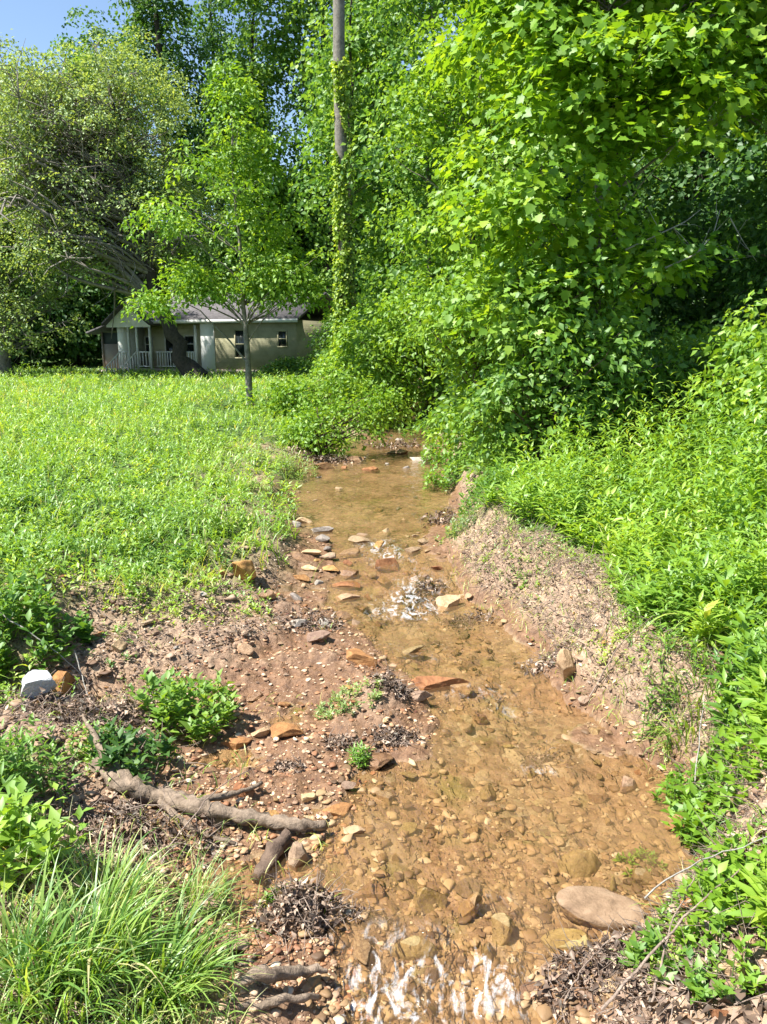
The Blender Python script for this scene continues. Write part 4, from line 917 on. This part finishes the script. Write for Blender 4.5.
exec_trees = True
if exec_trees:
    # --- bright sapling in front of the house
    b0 = base_at(250, 18.6)
    tree('sapling', 'tree', 'slender young tree with bright lime leaves standing alone in the meadow edge', b0, [(0, 0, 0), (.0, 0, 1.2), (-.05, 0, 2.6), (-.15, 0, 4.5), (-.2, 0, 7.0)], .085,
         [(-1.5, 0, 3.1, 1.0, 1.0, .35), (1.4, 0, 2.65, 1.0, .7, .35), (.6, 0, 2.95, 1.1, .8, .3), (-1.0, 0, 2.75, .8, .6, .22), (-2.2, 0, 2.45, .6, .6, .22), (-1.2, .2, 2.75, .7, .6, .25), (0.3, .2, 2.8, .6, .6, .2), (1.0, 0, 3.4, 1.1, 1.2, .5), (-1.4, 0, 4.3, 1.2, 1.0, .7), (.3, 0, 4.4, 1.4, 1.2, .9), (-.7, 0, 5.4, .9, 1.0, .6), (0.1, 0, 5.9, .9, .8, .9), (0, 0, 6.9, .5, .5, .7)],
         210, .40, 54, .13, T_leaf(.5, .1, .18), ML['lime'], MB_grey, 71, nbr=50, tilt=.45, droop=.3, gap=.4, gs=.8, br=.4, up=1.2)
    # --- leaning dark tree in front of the house with grey twiggy crown
    b0 = base_at(197, 34)
    tree('leaning_tree', 'tree', 'dark leaning trunk in front of the house under a grey twiggy crown', b0, [(0, 0, 0), (-.65, 0, 1.3), (-1.25, 0, 2.6), (-1.8, 0, 5), (-2.6, .5, 8), (-3.2, 1, 12)], .42,
         [(-5.0, 1, 8.0, 3.6, 3.5, 3.5), (-1.2, 1, 7.6, 2.6, 3, 3.2), (-3.4, 1, 11.2, 3.6, 3, 2.8), (-6.5, 1, 10.5, 2.4, 3, 2.5), (-5.2, -1, 5.4, 3.0, 2, 1.4)],
         900, .6, 62, .14, KITE, ML['olive'], MB_dark, 72, nbr=260, bare=9, gap=.3, tilt=.9, wig=.22, lbm=MB_grey)
    b0 = base_at(5, 38)
    tree('twiggy_tree', 'tree', 'grey twiggy tree at the far left with thin olive leaves', b0, [(0, 0, 0), (.3, 0, 3), (-.4, 0, 7), (-.2, .5, 12)], .35,
         [(-1.5, 0, 7.5, 4.0, 3.5, 3.4), (1.6, 0, 8.5, 3.6, 3.5, 3.6), (0, 0, 12.6, 3.6, 3, 2.6), (-3.0, 0, 13.6, 3, 3, 2.2), (-3.5, 0, 10, 3, 3, 3), (.5, -1, 4.6, 4, 2.5, 2.0), (1, -2.5, 2.4, 4.2, 1.2, 1.6)],
         1000, .6, 62, .15, KITE, ML['olive'], MB_grey, 73, nbr=260, bare=9, gap=.3, tilt=.9, wig=.22, lbm=MB_grey)
    # --- low shade trees behind the lawn on the far left
    for k, (px, Y, hgt, lab) in enumerate([(-60, 47, 10, 'dark green tree leaning in from the far left edge'), (15, 50, 8, 'low dark tree at the left end of the lawn'), (75, 52, 8.5, 'low dark tree just left of the house'), (-20, 60, 13, 'deep green tree behind the far left twiggy one')]):
        b0 = base_at(px, Y)
        tree('shade_tree', 'tree', lab, b0, [(0, 0, 0), (.2, 0, hgt * .4), (0, 0, hgt * .9)], .3, [(0, 0, hgt * .55, 4.2, 3.5, hgt * .42), (0, 0, hgt * .25, 4.0, 3, hgt * .24)], 420, .75, 34, .30, KITEW, ML['deep'], MB_dark, 80 + k, nbr=40, tilt=.8)
    # --- tall trees behind the house
    def tall(px, Y, top, lab, lm, seed, rx=4.5, zlo=3, dens=1.0, gap=.3, size=.26, name='tall_tree', bm=MB_dark):
        b0 = base_at(px, Y); Ht = top; r = np.random.default_rng(seed); blobs = []
        nb = 9
        for q in range(nb):
            f = q / (nb - 1); z = zlo + (Ht - zlo) * f; w2 = rx * (1 - .55 * abs(f - .4) ** 1.3); blobs.append((r.normal() * rx * .35, r.normal() * rx * .25, z, w2 * r.uniform(.6, .85), w2 * .7, (Ht - zlo) / nb * 1.25))
        ncl = int(620 * dens)
        return tree(name, 'tree', lab, b0, [(0, 0, 0), (.2, 0, Ht * .3), (-.2, 0, Ht * .6), (.1, 0, Ht * .97)], .42, blobs, ncl, .85, 36, size, KITEW, lm, bm, seed, nbr=70, gap=gap, tilt=.8, droop=.5, gs=1.6)
    tall(178, 54, 30, 'tall tree with an open top against the sky behind the house', ML['deep'], 90, 4.2, 9, .85, .42)
    tall(112, 62, 21, 'mid height tree behind the left end of the house', ML['deep'], 91, 5, 3, .8)
    tall(262, 53, 23, 'tall mid green tree right behind the young lime sapling', ML['mid'], 92, 3.6, 2.5, 1.2)
    tall(330, 52, 29, 'tall tree behind the vine wrapped trunk with drooping sprays', ML['mid'], 93, 4.2, 2.5, 1.4, .34)
    tall(395, 33, 22, 'tall green tree just right of the vine wrapped trunk', ML['mid'], 94, 3.2, 1.5, 1.3, .3, .22)
    tall(470, 36, 20, 'tall tree behind the creek thicket with a sky gap near its top', ML['mid'], 95, 3.6, 2, 1.2, .36, .22)
    tall(45, 58, 19, 'tree behind the far left twiggy one under the patch of sky', ML['mid'], 102, 4.5, 3, 1.0, .35)
    tall(225, 66, 27, 'farthest tall tree behind the middle of the house', ML['deep'], 96, 5, 4, .8, .45)
    tall(560, 40, 24, 'tall dark tree far behind the maple', ML['deep'], 97, 5, 2, 1.1, .25)
    tall(680, 32, 22, 'tall dark tree behind the right hand canopy', ML['deep'], 98, 5, 1.5, 1.2, .15)
    tall(800, 28, 20, 'tall dark tree beyond the right edge canopy', ML['deep'], 99, 5, 1, 1.2, .15)
    # --- straight trunk with climbing vine
    b0 = base_at(346, 26); b = MB(); zt = np.linspace(0, 16, 20); b.tube(np.stack([.05 * np.sin(zt * .5) - .006 * zt, 0 * zt, zt], 1), np.linspace(.20, .165, 20), 12, rough=.03)
    e = empty('dead_tree', b0, 'tall straight bare grey trunk climbed by a vine', 'dead tree'); b.build('trunk', MB_grey, e, smooth=True)
    r = np.random.default_rng(12); n = 5200; f = r.random(n) ** 1.25; zv = f * 9.9; a = r.normal(size=n) * 1.1 - 2.1; rad = .18 + .10 * r.random(n) + .35 * np.exp(-zv / 2.2) * r.random(n)
    keep = (vn3(np.stack([a, zv * 1.3, 0 * a], 1), 4) > -.75 + .06 * np.clip(zv - 3, 0, 9)); zv, a, rad = zv[keep], a[keep], rad[keep]; n = len(zv)
    P = np.stack([rad * np.cos(a), rad * np.sin(a), zv + .05], 1); D = np.stack([np.cos(a) * .5, np.sin(a) * .5, r.uniform(-1, .2, n)], 1) + r.normal(size=(n, 3)) * .3
    N = np.stack([np.cos(a), np.sin(a), .5 + 0 * a], 1) + r.normal(size=(n, 3)) * .4
    e = empty('climbing_vine', b0, 'yellow green leafy vine climbing the tall bare trunk', 'vine'); leafobj('foliage', P, D, nrm(N), r.uniform(.09, .18, n), T_leaf(.8, .1, .1), ML['vine'], e)
    b = MB()
    for k in range(4):
        zt = np.linspace(0, 9.8 - k * 1.3, 24); aa = -2.1 + .5 * np.sin(zt * .6 + k * 2) + (k - 1.5) * .3; b.tube(np.stack([.19 * np.cos(aa), .19 * np.sin(aa), zt], 1), np.linspace(.022, .008, 24), 4)
    b.build('stem', MB_brown, e)
    # second dark trunk right behind it
    b0 = base_at(352, 29)
    tree('slim_tree', 'tree', 'slim dark trunked tree standing just behind the vine wrapped trunk', b0, [(0, 0, 0), (0, 0, 6), (.1, 0, 14)], .16, [(.5, .5, 11.5, 2.0, 1.5, 2.5), (0, .5, 7.5, 1.6, 1.3, 2.2)], 150, .6, 30, .18, KITEW, ML['mid'], MB_dark, 101, nbr=30, gap=.35)
    # --- right hand maple with layered leaves
    b0 = base_at(588, 10.2)
    tree('maple_tree', 'tree', 'big leaved lime green maple filling the upper right over the creek', b0, [(0, 0, 0), (.0, 0, 1.5), (-.05, 0, 3), (-.1, 0, 5), (.1, 0, 8.5)], .085,
         [(-.9, -.3, 3.2, 1.2, 1.0, .9), (-.1, -.4, 4.4, 1.7, 1.2, .8), (-.8, 0, 5.3, 1.4, 1.2, .8), (.9, -.3, 4.9, 1.4, 1.2, .8), (.2, 0, 6.4, 2.0, 1.5, .9), (0, 0, 7.8, 1.8, 1.5, .9), (-.7, -.3, 2.1, 1.2, .9, .6), (.5, -.4, 2.6, 1.0, .8, .5), (2.0, 0, 6.0, 1.2, 1.3, .8)],
         740, .36, 32, .105, MAPLE, ML['maple'], MB_grey, 110, nbr=80, tilt=.33, up=1.3, gap=.34, gs=.7, droop=.3, wig=.1)
    b0 = base_at(850, 12.6)
    tree('maple_tree', 'tree', 'broad leaved tree whose canopy overhangs the dark gap at the right edge', b0, [(0, 0, 0), (-.2, 0, 2), (-.5, 0, 5), (-.9, 0, 9)], .14,
         [(-2.9, -1, 5.0, 1.8, 1.3, .8), (-1.2, -.8, 4.7, 1.8, 1.4, .8), (-2.1, -.4, 6.5, 2.2, 1.6, .9), (-1.8, 0, 7.9, 2.4, 1.8, 1.0), (.5, 0, 6.2, 1.8, 1.8, 1.2)],
         640, .40, 32, .105, MAPLE, ML['maple'], MB_grey, 111, nbr=80, tilt=.35, up=1.3, gap=.34, gs=.8)
    # --- thicket left of the maple
    b0 = base_at(468, 15.5)
    tree('young_tree', 'tree', 'light green small leaved young tree crowding the right side of the creek', b0, [(0, 0, 0), (.1, 0, 2), (0, 0, 4.5), (.1, 0, 7.2)], .09,
         [(-.5, 0, 2.2, 1.3, 1.1, 1.0), (.4, 0, 3.2, 1.3, 1.1, 1.0), (-.4, 0, 4.2, 1.3, 1.1, 1.0), (.5, 0, 5.2, 1.3, 1.1, 1.0), (0, 0, 6.6, 1.3, 1.1, 1.0), (-.9, 0, 5.6, .9, 1, .9)],
         380, .38, 34, .115, T_leaf(.6, .1, .12), ML['lime'], MB_grey, 112, nbr=60, gap=.3, tilt=.7, gs=.8)
    b0 = base_at(425, 20)
    tree('young_tree', 'tree', 'taller mid green young tree between the vine wrapped trunk and the thicket', b0, [(0, 0, 0), (.1, 0, 3), (0, 0, 6), (.1, 0, 10)], .12,
         [(-.4, 0, 2.6, 1.5, 1.2, 1.2), (.3, 0, 4.4, 1.5, 1.2, 1.2), (-.3, 0, 6.2, 1.6, 1.2, 1.2), (.3, 0, 8.0, 1.7, 1.2, 1.2), (0, 0, 10, 1.5, 1.2, 1.2)],
         420, .5, 36, .15, T_leaf(.6, .1, .12), ML['mid'], MB_grey, 113, nbr=60, gap=.32, tilt=.7)
    b0 = base_at(530, 14)
    tree('young_tree', 'tree', 'leafy young tree behind and left of the maple stem', b0, [(0, 0, 0), (.1, 0, 2), (0, 0, 5), (.1, 0, 9)], .10,
         [(0, 0, 2.6, 1.4, 1.2, 1.0), (-.2, 0, 4.4, 1.5, 1.2, 1.1), (.3, 0, 6.2, 1.6, 1.2, 1.2), (-.3, 0, 8.2, 1.7, 1.2, 1.2)],
         360, .42, 34, .13, T_leaf(.65, .1, .12), ML['lime'], MB_grey, 114, nbr=60, gap=.3, tilt=.7, gs=.8)
    for k, (px, Y, lab) in enumerate([(590, 14.5, 'dense canopy tree added to shade the dark gap behind the maple'), (850, 16, 'dense canopy tree added to shade the right end of the dark gap')]):  # trees added so their crowns keep the sun out of the dark gap
        b0 = base_at(px, Y)
        tree('shade_tree', 'tree', lab, b0, [(0, 0, 0), (.2, 0, 3), (0, 0, 7), (0, 0, 11)], .16, [(1.2 - 2.6 * k, 0, 6.6, 2.8, 2.4, 1.3), (1.4 - 2.6 * k, 0, 8.4, 2.9, 2.4, 1.6), (.8 - 2 * k, 0, 10.4, 2.8, 2.4, 1.6)], 760, .5, 34, .17, T_leaf(.6, .1, .12), ML['mid'], MB_dark, 160 + k, nbr=50, gap=.1)
    # --- bushes
    def bush(px, Y, blobs, lab, lm, seed, ncl=160, size=.09, R=.3, m=30, tm=None, gap=.2, name='bush', bm=MB_brown, tilt=.8):
        b0 = base_at(px, Y); hmax = max(q[2] + q[5] * .4 for q in blobs)
        return tree(name, 'bush', lab, b0, [(0, 0, 0), (.05, 0, hmax * .4), (0, 0, hmax * .85)], .03 + .008 * hmax, blobs, ncl, R, m, size, tm or T_leaf(.55, .1, .12), lm, bm, seed, nbr=max(20, ncl // 4), gap=gap, tilt=tilt, gs=.5, limb=.5)
    bush(545, 9.6, [(0, 0, 1.1, 1.0, .8, .9), (-.5, 0, .7, .7, .6, .6), (.6, 0, 1.4, .9, .8, .8), (0, 0, 2.1, .9, .8, .7)], 'dark leafy bush under the maple at the bend of the right bank', ML['mid'], 120, 300, .105)
    bush(470, 11.5, [(0, 0, .6, .6, .5, .6), (.3, 0, 1.3, .8, .6, .7), (0, 0, 2.2, .8, .7, .7)], 'yellow green bush leaning over the far pool from the right', ML['lime'], 121, 220, .10)
    bush(405, 19, [(0, 0, .8, 1.0, .8, .8), (-.5, 0, 1.8, 1.0, .8, .8), (.4, 0, 2.6, 1.0, .8, .8)], 'pale yellow green bush at the head of the creek', ML['lime'], 122, 260, .12, .34)
    bush(310, 17.5, [(0, 0, .5, 1.0, .7, .5), (-.8, 0, .5, .7, .6, .4), (.8, 0, .7, .7, .6, .6)], 'low rounded bush between the sapling and the creek', ML['lime'], 123, 170, .10, gap=.35)
    bush(318, 13.9, [(0, 0, .45, .6, .6, .4), (.7, .2, .75, .6, .5, .35), (1.2, .2, .95, .5, .5, .25)], 'loose small bush leaning over the left corner of the far pool', ML['lime'], 129, 130, .085, gap=.35)
    bush(350, 22, [(0, 0, .8, 1.1, .8, .8), (.4, 0, 1.9, .9, .8, .8)], 'leafy bush around the foot of the vine wrapped trunk', ML['lime'], 124, 220, .12, .34)
    bush(640, 10.5, [(0, 0, .9, 1.1, .8, .7), (.8, 0, 1.1, 1.0, .8, .7), (-.4, 0, 1.6, .7, .6, .5)], 'mid green bush behind the right bank weeds', ML['mid'], 125, 260, .10)
    bush(745, 8.6, [(0, 0, .9, .6, .5, .7), (-.1, 0, 1.6, .4, .4, .5), (.5, 0, 1.2, .6, .5, .7)], 'yellow green leafy shrub rising above the weeds at the right edge', ML['lime'], 126, 170, .10, .25, name='shrub')
    bush(690, 11.5, [(0, 0, 1.0, .9, .8, .8), (.9, 0, 1.1, .9, .8, .8)], 'low shrub in front of the dark gap at the right', ML['lime'], 127, 170, .09, name='shrub')
    bush(800, 7.5, [(0, 0, 1.0, .8, .8, .8)], 'tall leafy shrub cut by the right edge', ML['weed'], 128, 170, .09, name='shrub')
    for k, (px, Y, lab) in enumerate([(330, 36, 'green bush at the right corner of the house'), (350, 34, 'rounded bush right of the house'), (290, 38.5, 'low bush under the right hand wall of the house'), (380, 30, 'dense bush behind the vine wrapped trunk')]):
        bush(px, Y, [(0, 0, .9, 1.3, 1, .9), (.5, 0, 2.0, 1.2, 1, 1.0)] if k != 2 else [(0, 0, .35, 1.3, .6, .35)], lab, ML['mid'], 130 + k, 180, .17, .5)
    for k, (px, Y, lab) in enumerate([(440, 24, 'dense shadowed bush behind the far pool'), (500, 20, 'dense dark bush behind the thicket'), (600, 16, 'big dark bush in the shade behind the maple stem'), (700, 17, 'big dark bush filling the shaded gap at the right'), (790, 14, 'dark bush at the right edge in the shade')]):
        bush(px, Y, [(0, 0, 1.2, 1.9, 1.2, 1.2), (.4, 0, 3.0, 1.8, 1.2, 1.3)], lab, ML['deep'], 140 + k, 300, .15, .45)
    # pale bare arching branches in the dark gap
    def arch(px_pts, Y, r0, lab, seed):
        r = np.random.default_rng(seed); r0 = r0 * .7; P0 = np.array([at_y(px, py, Y + dy) for px, py, dy in px_pts]); o0 = P0[0].copy()
        t = np.linspace(0, len(P0) - 1, 16); P = np.stack([np.interp(t, range(len(P0)), P0[:, k]) for k in range(3)], 1); P[1:-1] = (P[:-2] + P[1:-1] * 2 + P[2:]) / 4
        b = MB(); b.tube(P - o0, np.linspace(r0, r0 * .35, 16), 6)
        for _ in range(5):
            a0 = P[r.integers(4, 14)] - o0; d = nrm(r.normal(size=3) * [1, .5, .8]) * r.uniform(.2, .5); b.tube([a0, a0 + d * .6, a0 + d + r.normal(size=3) * .05], [r0 * .35, r0 * .25, r0 * .12], 4)
        o = b.build('bare_branch', MB_pale, smooth=True); o.location = o0; tag(o, lab, 'branch')
    arch([(625, 250, 0), (655, 236, 0), (685, 222, .2), (700, 210, .5)], 9.4, .016, 'pale bare branch low in the dark gap at the right', 1)
    arch([(665, 268, 0), (695, 255, 0), (713, 235, .2), (720, 210, .5)], 9.4, .018, 'pale bare branch curving up in the dark gap at the right', 2)
    arch([(655, 142, 0), (680, 132, 0), (710, 120, .2), (750, 104, .4)], 9.6, .016, 'pale bare bough crossing the upper right canopy', 3)
    arch([(730, 218, 0), (742, 240, 0), (757, 262, .2)], 9.8, .012, 'short pale bare branch near the right edge of the dark gap', 4)
# far woodland closing the view
r = np.random.default_rng(200)
n = 34000; Y = r.uniform(56, 90, n); X = r.uniform(-.62, .75, n) * Y; hgt = 5 + 4 * (.5 + .5 * fbm(X, Y, 9, 2, 5)) + np.where(X > -8, 5, 0) + 10 * sstep(2, 12, X)
P = np.stack([X, Y, H(X, Y) + r.random(n) ** .7 * hgt * 1.0], 1)
C = P; Q = nrm(r.normal(size=(n, 3)) * .4 + [0, -1, .3])
k_ = 10; PP, D, N, S, rr = sprays(C, Q, 1.1, k_, .55, r, .8)
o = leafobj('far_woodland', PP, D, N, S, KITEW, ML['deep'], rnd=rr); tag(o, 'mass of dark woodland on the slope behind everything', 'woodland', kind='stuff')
# undergrowth under the right trees
n = 9000; Y = r.uniform(13, 30, n); X = r.uniform(.02, .75, n) * Y + .8
PP, D, N, S, rr = sprays(np.stack([X, Y, H(X, Y) + .2 + r.random(n) * 1.3], 1), nrm(r.normal(size=(n, 3))), .35, 12, .15, r, .8)
_, xr_, _ = edges(PP[:, 1]); kk = PP[:, 0] > xr_ + .5
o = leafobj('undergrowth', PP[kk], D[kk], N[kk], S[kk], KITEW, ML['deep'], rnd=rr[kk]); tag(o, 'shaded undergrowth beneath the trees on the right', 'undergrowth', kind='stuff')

# ---------------------------------------------------------------- house
def sidingmat(name, a, b, dirt=(.2, .22, .12), df=.5, vertical=False):
    m = Mat(name); tc = m.n('TexCoord').outputs['Object']; n = m.noise(1.6, 5, .7, tc); c = m.mix(m.mapr(n, .45, .7, 0, df), a, dirt)
    n2 = m.noise(14, 4, .7, tc); c = m.mix(m.mapr(n2, .55, .75, 0, .35), c, b)
    wv = m.n('TexWave', wave_type='BANDS', bands_direction='X' if vertical else 'Z', wave_profile='SAW'); wv.inputs['Scale'].default_value = 1.3 if vertical else 1.5
    m.l(tc, wv.inputs['Vector']); return m.principled(c, .75, wv.outputs['Fac'], .6, .02)
M_white = sidingmat('white siding', (.82, .82, .79), (.62, .62, .57), df=.12)
M_oliv = sidingmat('stained tan siding', (.34, .32, .20), (.22, .20, .12), (.16, .17, .09), .6)
M_cream = sidingmat('cream siding', (.62, .60, .44), (.42, .40, .28), df=.3)
M_board = sidingmat('weathered boards', (.30, .25, .22), (.16, .13, .12), (.2, .16, .14), .4, True)
M_trim = Mat('white trim'); M_trim = M_trim.principled(M_trim.ramp(M_trim.noise(6, 4), [(.3, (.60, .60, .56)), (.7, (.80, .80, .77))]), .6)
M_roof = Mat('grey shingle roof'); M_roof = M_roof.principled(M_roof.ramp(M_roof.noise(5, 6, .8), [(.3, (.06, .055, .06)), (.7, (.15, .14, .145))]), .9, M_roof.noise(30), .6, .02)
M_dark = Mat('dark window glass').principled((.015, .02, .02), .15, spec=.5)
M_screen = Mat('dark insect screen').principled((.06, .075, .08), .9)
m = Mat('red brick pier'); br = m.n('TexBrick'); br.inputs['Scale'].default_value = 4; br.inputs['Color1'].default_value = (.30, .16, .13, 1); br.inputs['Color2'].default_value = (.38, .24, .20, 1); br.inputs['Mortar'].default_value = (.4, .36, .32, 1); m.l(m.n('TexCoord').outputs['Object'], br.inputs['Vector']); M_brick = m.principled(br.outputs[0], .9)
HY = 41.0; KX = depth_of(HY, 2) / FPX
def hx(px): return (px - 200) * KX
def hz(py): return at_y(0, py, HY)[2] - .45
hx0 = (200 - CX) * KX
house = empty('house', (hx0 - .75, HY, .45), 'old white and tan one storey house with a railed porch behind the leaning tree', 'house')
house.rotation_euler = (0, 0, math.radians(-19))
def hb(name, mat, boxes, parent=house, label=None):
    b = MB()
    for q in boxes: b.box(*q)
    o = b.build(name, mat, parent)
    if label: o['label'] = label
    return o
ZF = hz(369); ZE = hz(321); ZR = hz(304)
hb('wall', M_oliv, [(hx(233.5), hx(322), .0, 6.8, ZF, ZE)], label='stained tan siding on the right half')
hb('wall', M_cream, [(hx(117), hx(218), 1.82, 6.8, ZF, ZE)], label='back wall of the porch')
hb('wall', M_white, [(hx(218.5), hx(233.3), -.04, 1.8, ZF, ZE)], label='bright white corner panel beside the porch')
hb('wall', M_white, [(hx(117), hx(128), .2, 1.8, ZF, ZE)], label='white wall left of the steps')
hb('wall', M_board, [(hx(93), hx(116.5), .5, 5, ZF - .05, hz(344))], label='weathered vertical boards of the side lean-to')
hb('screen_panel', M_screen, [(hx(93.5), hx(116.3), .56, 4.9, hz(343.9), hz(332))])
hb('post', M_board, [(hx(92.5), hx(94), .45, .55, ZF, hz(331))])
hb('foundation_pier', M_brick, [(hx(219), hx(234), .0, .5, -.3, ZF - .01)])
for a, c in ((154, 165), (270, 276), (314, 320), (93, 104), (110, 117)):
    hb('foundation_pier', M_brick, [(hx(a), hx(c), .06, .5, -.3, ZF - .1)])
hb('floor', M_board, [(hx(117), hx(218.4), -.03, 1.8, ZF - .12, ZF)])
hb('skirting_beam', M_board, [(hx(234.2), hx(322), -.03, .1, ZF - .14, ZF - .003)])
def roof(name, poly, x0, x1, parent=house, mat=M_roof, th=.12):
    b = MB(); n = len(poly); V = [(x0, y, z) for y, z in poly] + [(x1, y, z) for y, z in poly]
    for k in range(n - 1): pass
    b.add(V, [(k, (k + 1) % n, n + (k + 1) % n, n + k) for k in range(n)]); 
    b.f.setdefault(n, []).append(np.array([list(range(n))[::-1]])); b.f[n].append(np.array([list(range(n, 2 * n))])) 
    return b.build(name, mat, parent)
rf = roof('roof', [(-.22, ZE - .05), (3.3, ZR + .5), (7.3, ZE - .05), (7.3, ZE + .08), (3.3, ZR + .64), (-.22, ZE + .08)], hx(150), hx(326))
hb('fascia', M_trim, [(hx(150), hx(326), -.27, -.223, ZE - .12, ZE + .05)], rf)
# lean-to roof on the left, sloping down to the left
b = MB(); V = [(hx(82), -.1, hz(334)), (hx(120), -.1, hz(322)), (hx(120), 5.4, hz(322)), (hx(82), 5.4, hz(334))]; V += [(x, y, z + .12) for x, y, z in V]
b.add(V, [(0, 3, 2, 1), (4, 5, 6, 7), (0, 1, 5, 4), (1, 2, 6, 5), (2, 3, 7, 6), (3, 0, 4, 7)]); lr = b.build('roof', M_roof, house); lr['label'] = 'low grey roof of the side lean-to'
# porch gable
b = MB(); xc, xa, xb, zp, ze = hx(140), hx(112), hx(168), hz(303), hz(325)
for (x0, z0, x1, z1) in ((xa, ze, xc, zp), (xc, zp, xb, ze)):
    V = [(x0, -.7, z0), (x1, -.7, z1), (x1, 4, z1), (x0, 4, z0)]; V += [(x, y, z + .13) for x, y, z in V]; b.add(V, [(0, 3, 2, 1), (4, 5, 6, 7), (0, 1, 5, 4), (1, 2, 6, 5), (2, 3, 7, 6), (3, 0, 4, 7)])
pr = b.build('roof', M_roof, house); pr['label'] = 'front facing gable roof over the porch steps'
b = MB(); b.add([(xa + .1, -.45, ze), (xb - .1, -.45, ze), (xc, -.45, zp - .02), (xa + .1, -.35, ze), (xb - .1, -.35, ze), (xc, -.35, zp - .02)], [(0, 1, 2), (5, 4, 3)]); b.add([(xa + .1, -.451, ze - .1), (xb - .1, -.451, ze - .1), (xb - .1, -.451, ze), (xa + .1, -.451, ze)], [(0, 1, 2, 3)]); b.build('gable_panel', M_white, house)
# posts, rails, balusters
for pxp in (138, 148, 163.5, 190, 212):
    hb('porch_post', M_trim, [(hx(pxp) - .05, hx(pxp) + .05, -.36 if pxp < 170 else -.02, -.26 if pxp < 170 else .08, ZF, ze)])
for a, c in ((125, 137.5), (148.5, 163), (165, 211)):
    y = -.34 if a < 150 else -.01
    R_ = hb('railing', M_trim, [(hx(a), hx(c), y, y + .05, ZF + .82, ZF + .88)]); hb('bottom_rail', M_trim, [(hx(a), hx(c), y, y + .05, ZF + .10, ZF + .15)], R_)
    nb = max(2, int((hx(c) - hx(a)) / .15)); 
    for k in range(nb):
        x = hx(a) + (k + .5) * (hx(c) - hx(a)) / nb; hb('baluster', M_trim, [(x - .02, x + .02, y + .005, y + .045, ZF + .151, ZF + .819)], R_)
for k in range(4):
    hb('step', M_board, [(hx(128), hx(146), -.62 - .26 * k, -.37 - .26 * k, -.2, ZF - .12 - .17 * k)])
for xx in (127, 147):
    b = MB(); b.tube([(hx(xx), -.38, ZF + .85), (hx(xx) - .1, -1.5, ZF + .05)], [.03, .03], 6)
    for k in range(6): t = (k + .5) / 6; b.box(hx(xx) - .1 * t - .02, hx(xx) - .1 * t + .02, -.38 - 1.12 * t - .02, -.38 - 1.12 * t + .02, ZF - .75 * t - .1, ZF + .84 - .8 * t)
    b.build('stair_rail', M_trim, house)
def window(a, c, t, bt, y, nm='window'):
    fr = hb(nm, M_dark, [(hx(a), hx(c), y - .03, y + .02, hz(bt), hz(t))]); x0, x1, z0, z1 = hx(a), hx(c), hz(bt), hz(t)
    hb('frame', M_trim if nm == 'door' or y > .5 else M_oliv, [(x0 - .06, x0, y - .05, y + .01, z0, z1), (x1, x1 + .06, y - .05, y + .01, z0, z1), (x0 - .06, x1 + .06, y - .05, y + .01, z1, z1 + .07), (x0 - .06, x1 + .06, y - .05, y + .01, z0 - .07, z0), (x0, x1, y - .045, y - .032, (z0 + z1) / 2 - .02, (z0 + z1) / 2 + .02)], fr)
window(257.5, 269, 331, 357, -.01); window(304, 312, 332, 346, -.01); window(129, 136, 337, 352, 1.8); window(178, 188, 336, 352, 1.8)
dr_ = hb('door', M_dark, [(hx(154), hx(163), 1.77, 1.815, ZF, hz(334))]); hb('frame', M_trim, [(hx(154) - .08, hx(154), 1.75, 1.81, ZF, hz(333)), (hx(163), hx(163) + .08, 1.75, 1.81, ZF, hz(333))], dr_)
dr_ = hb('door', M_dark, [(hx(205), hx(213), 1.77, 1.815, ZF, hz(334))]); hb('frame', M_trim, [(hx(205) - .08, hx(205), 1.75, 1.81, ZF, hz(333)), (hx(213), hx(213) + .08, 1.75, 1.81, ZF, hz(333))], dr_)
print('verts total', sum(len(m.vertices) for m in bpy.data.meshes), 'objects', len(bpy.data.objects))
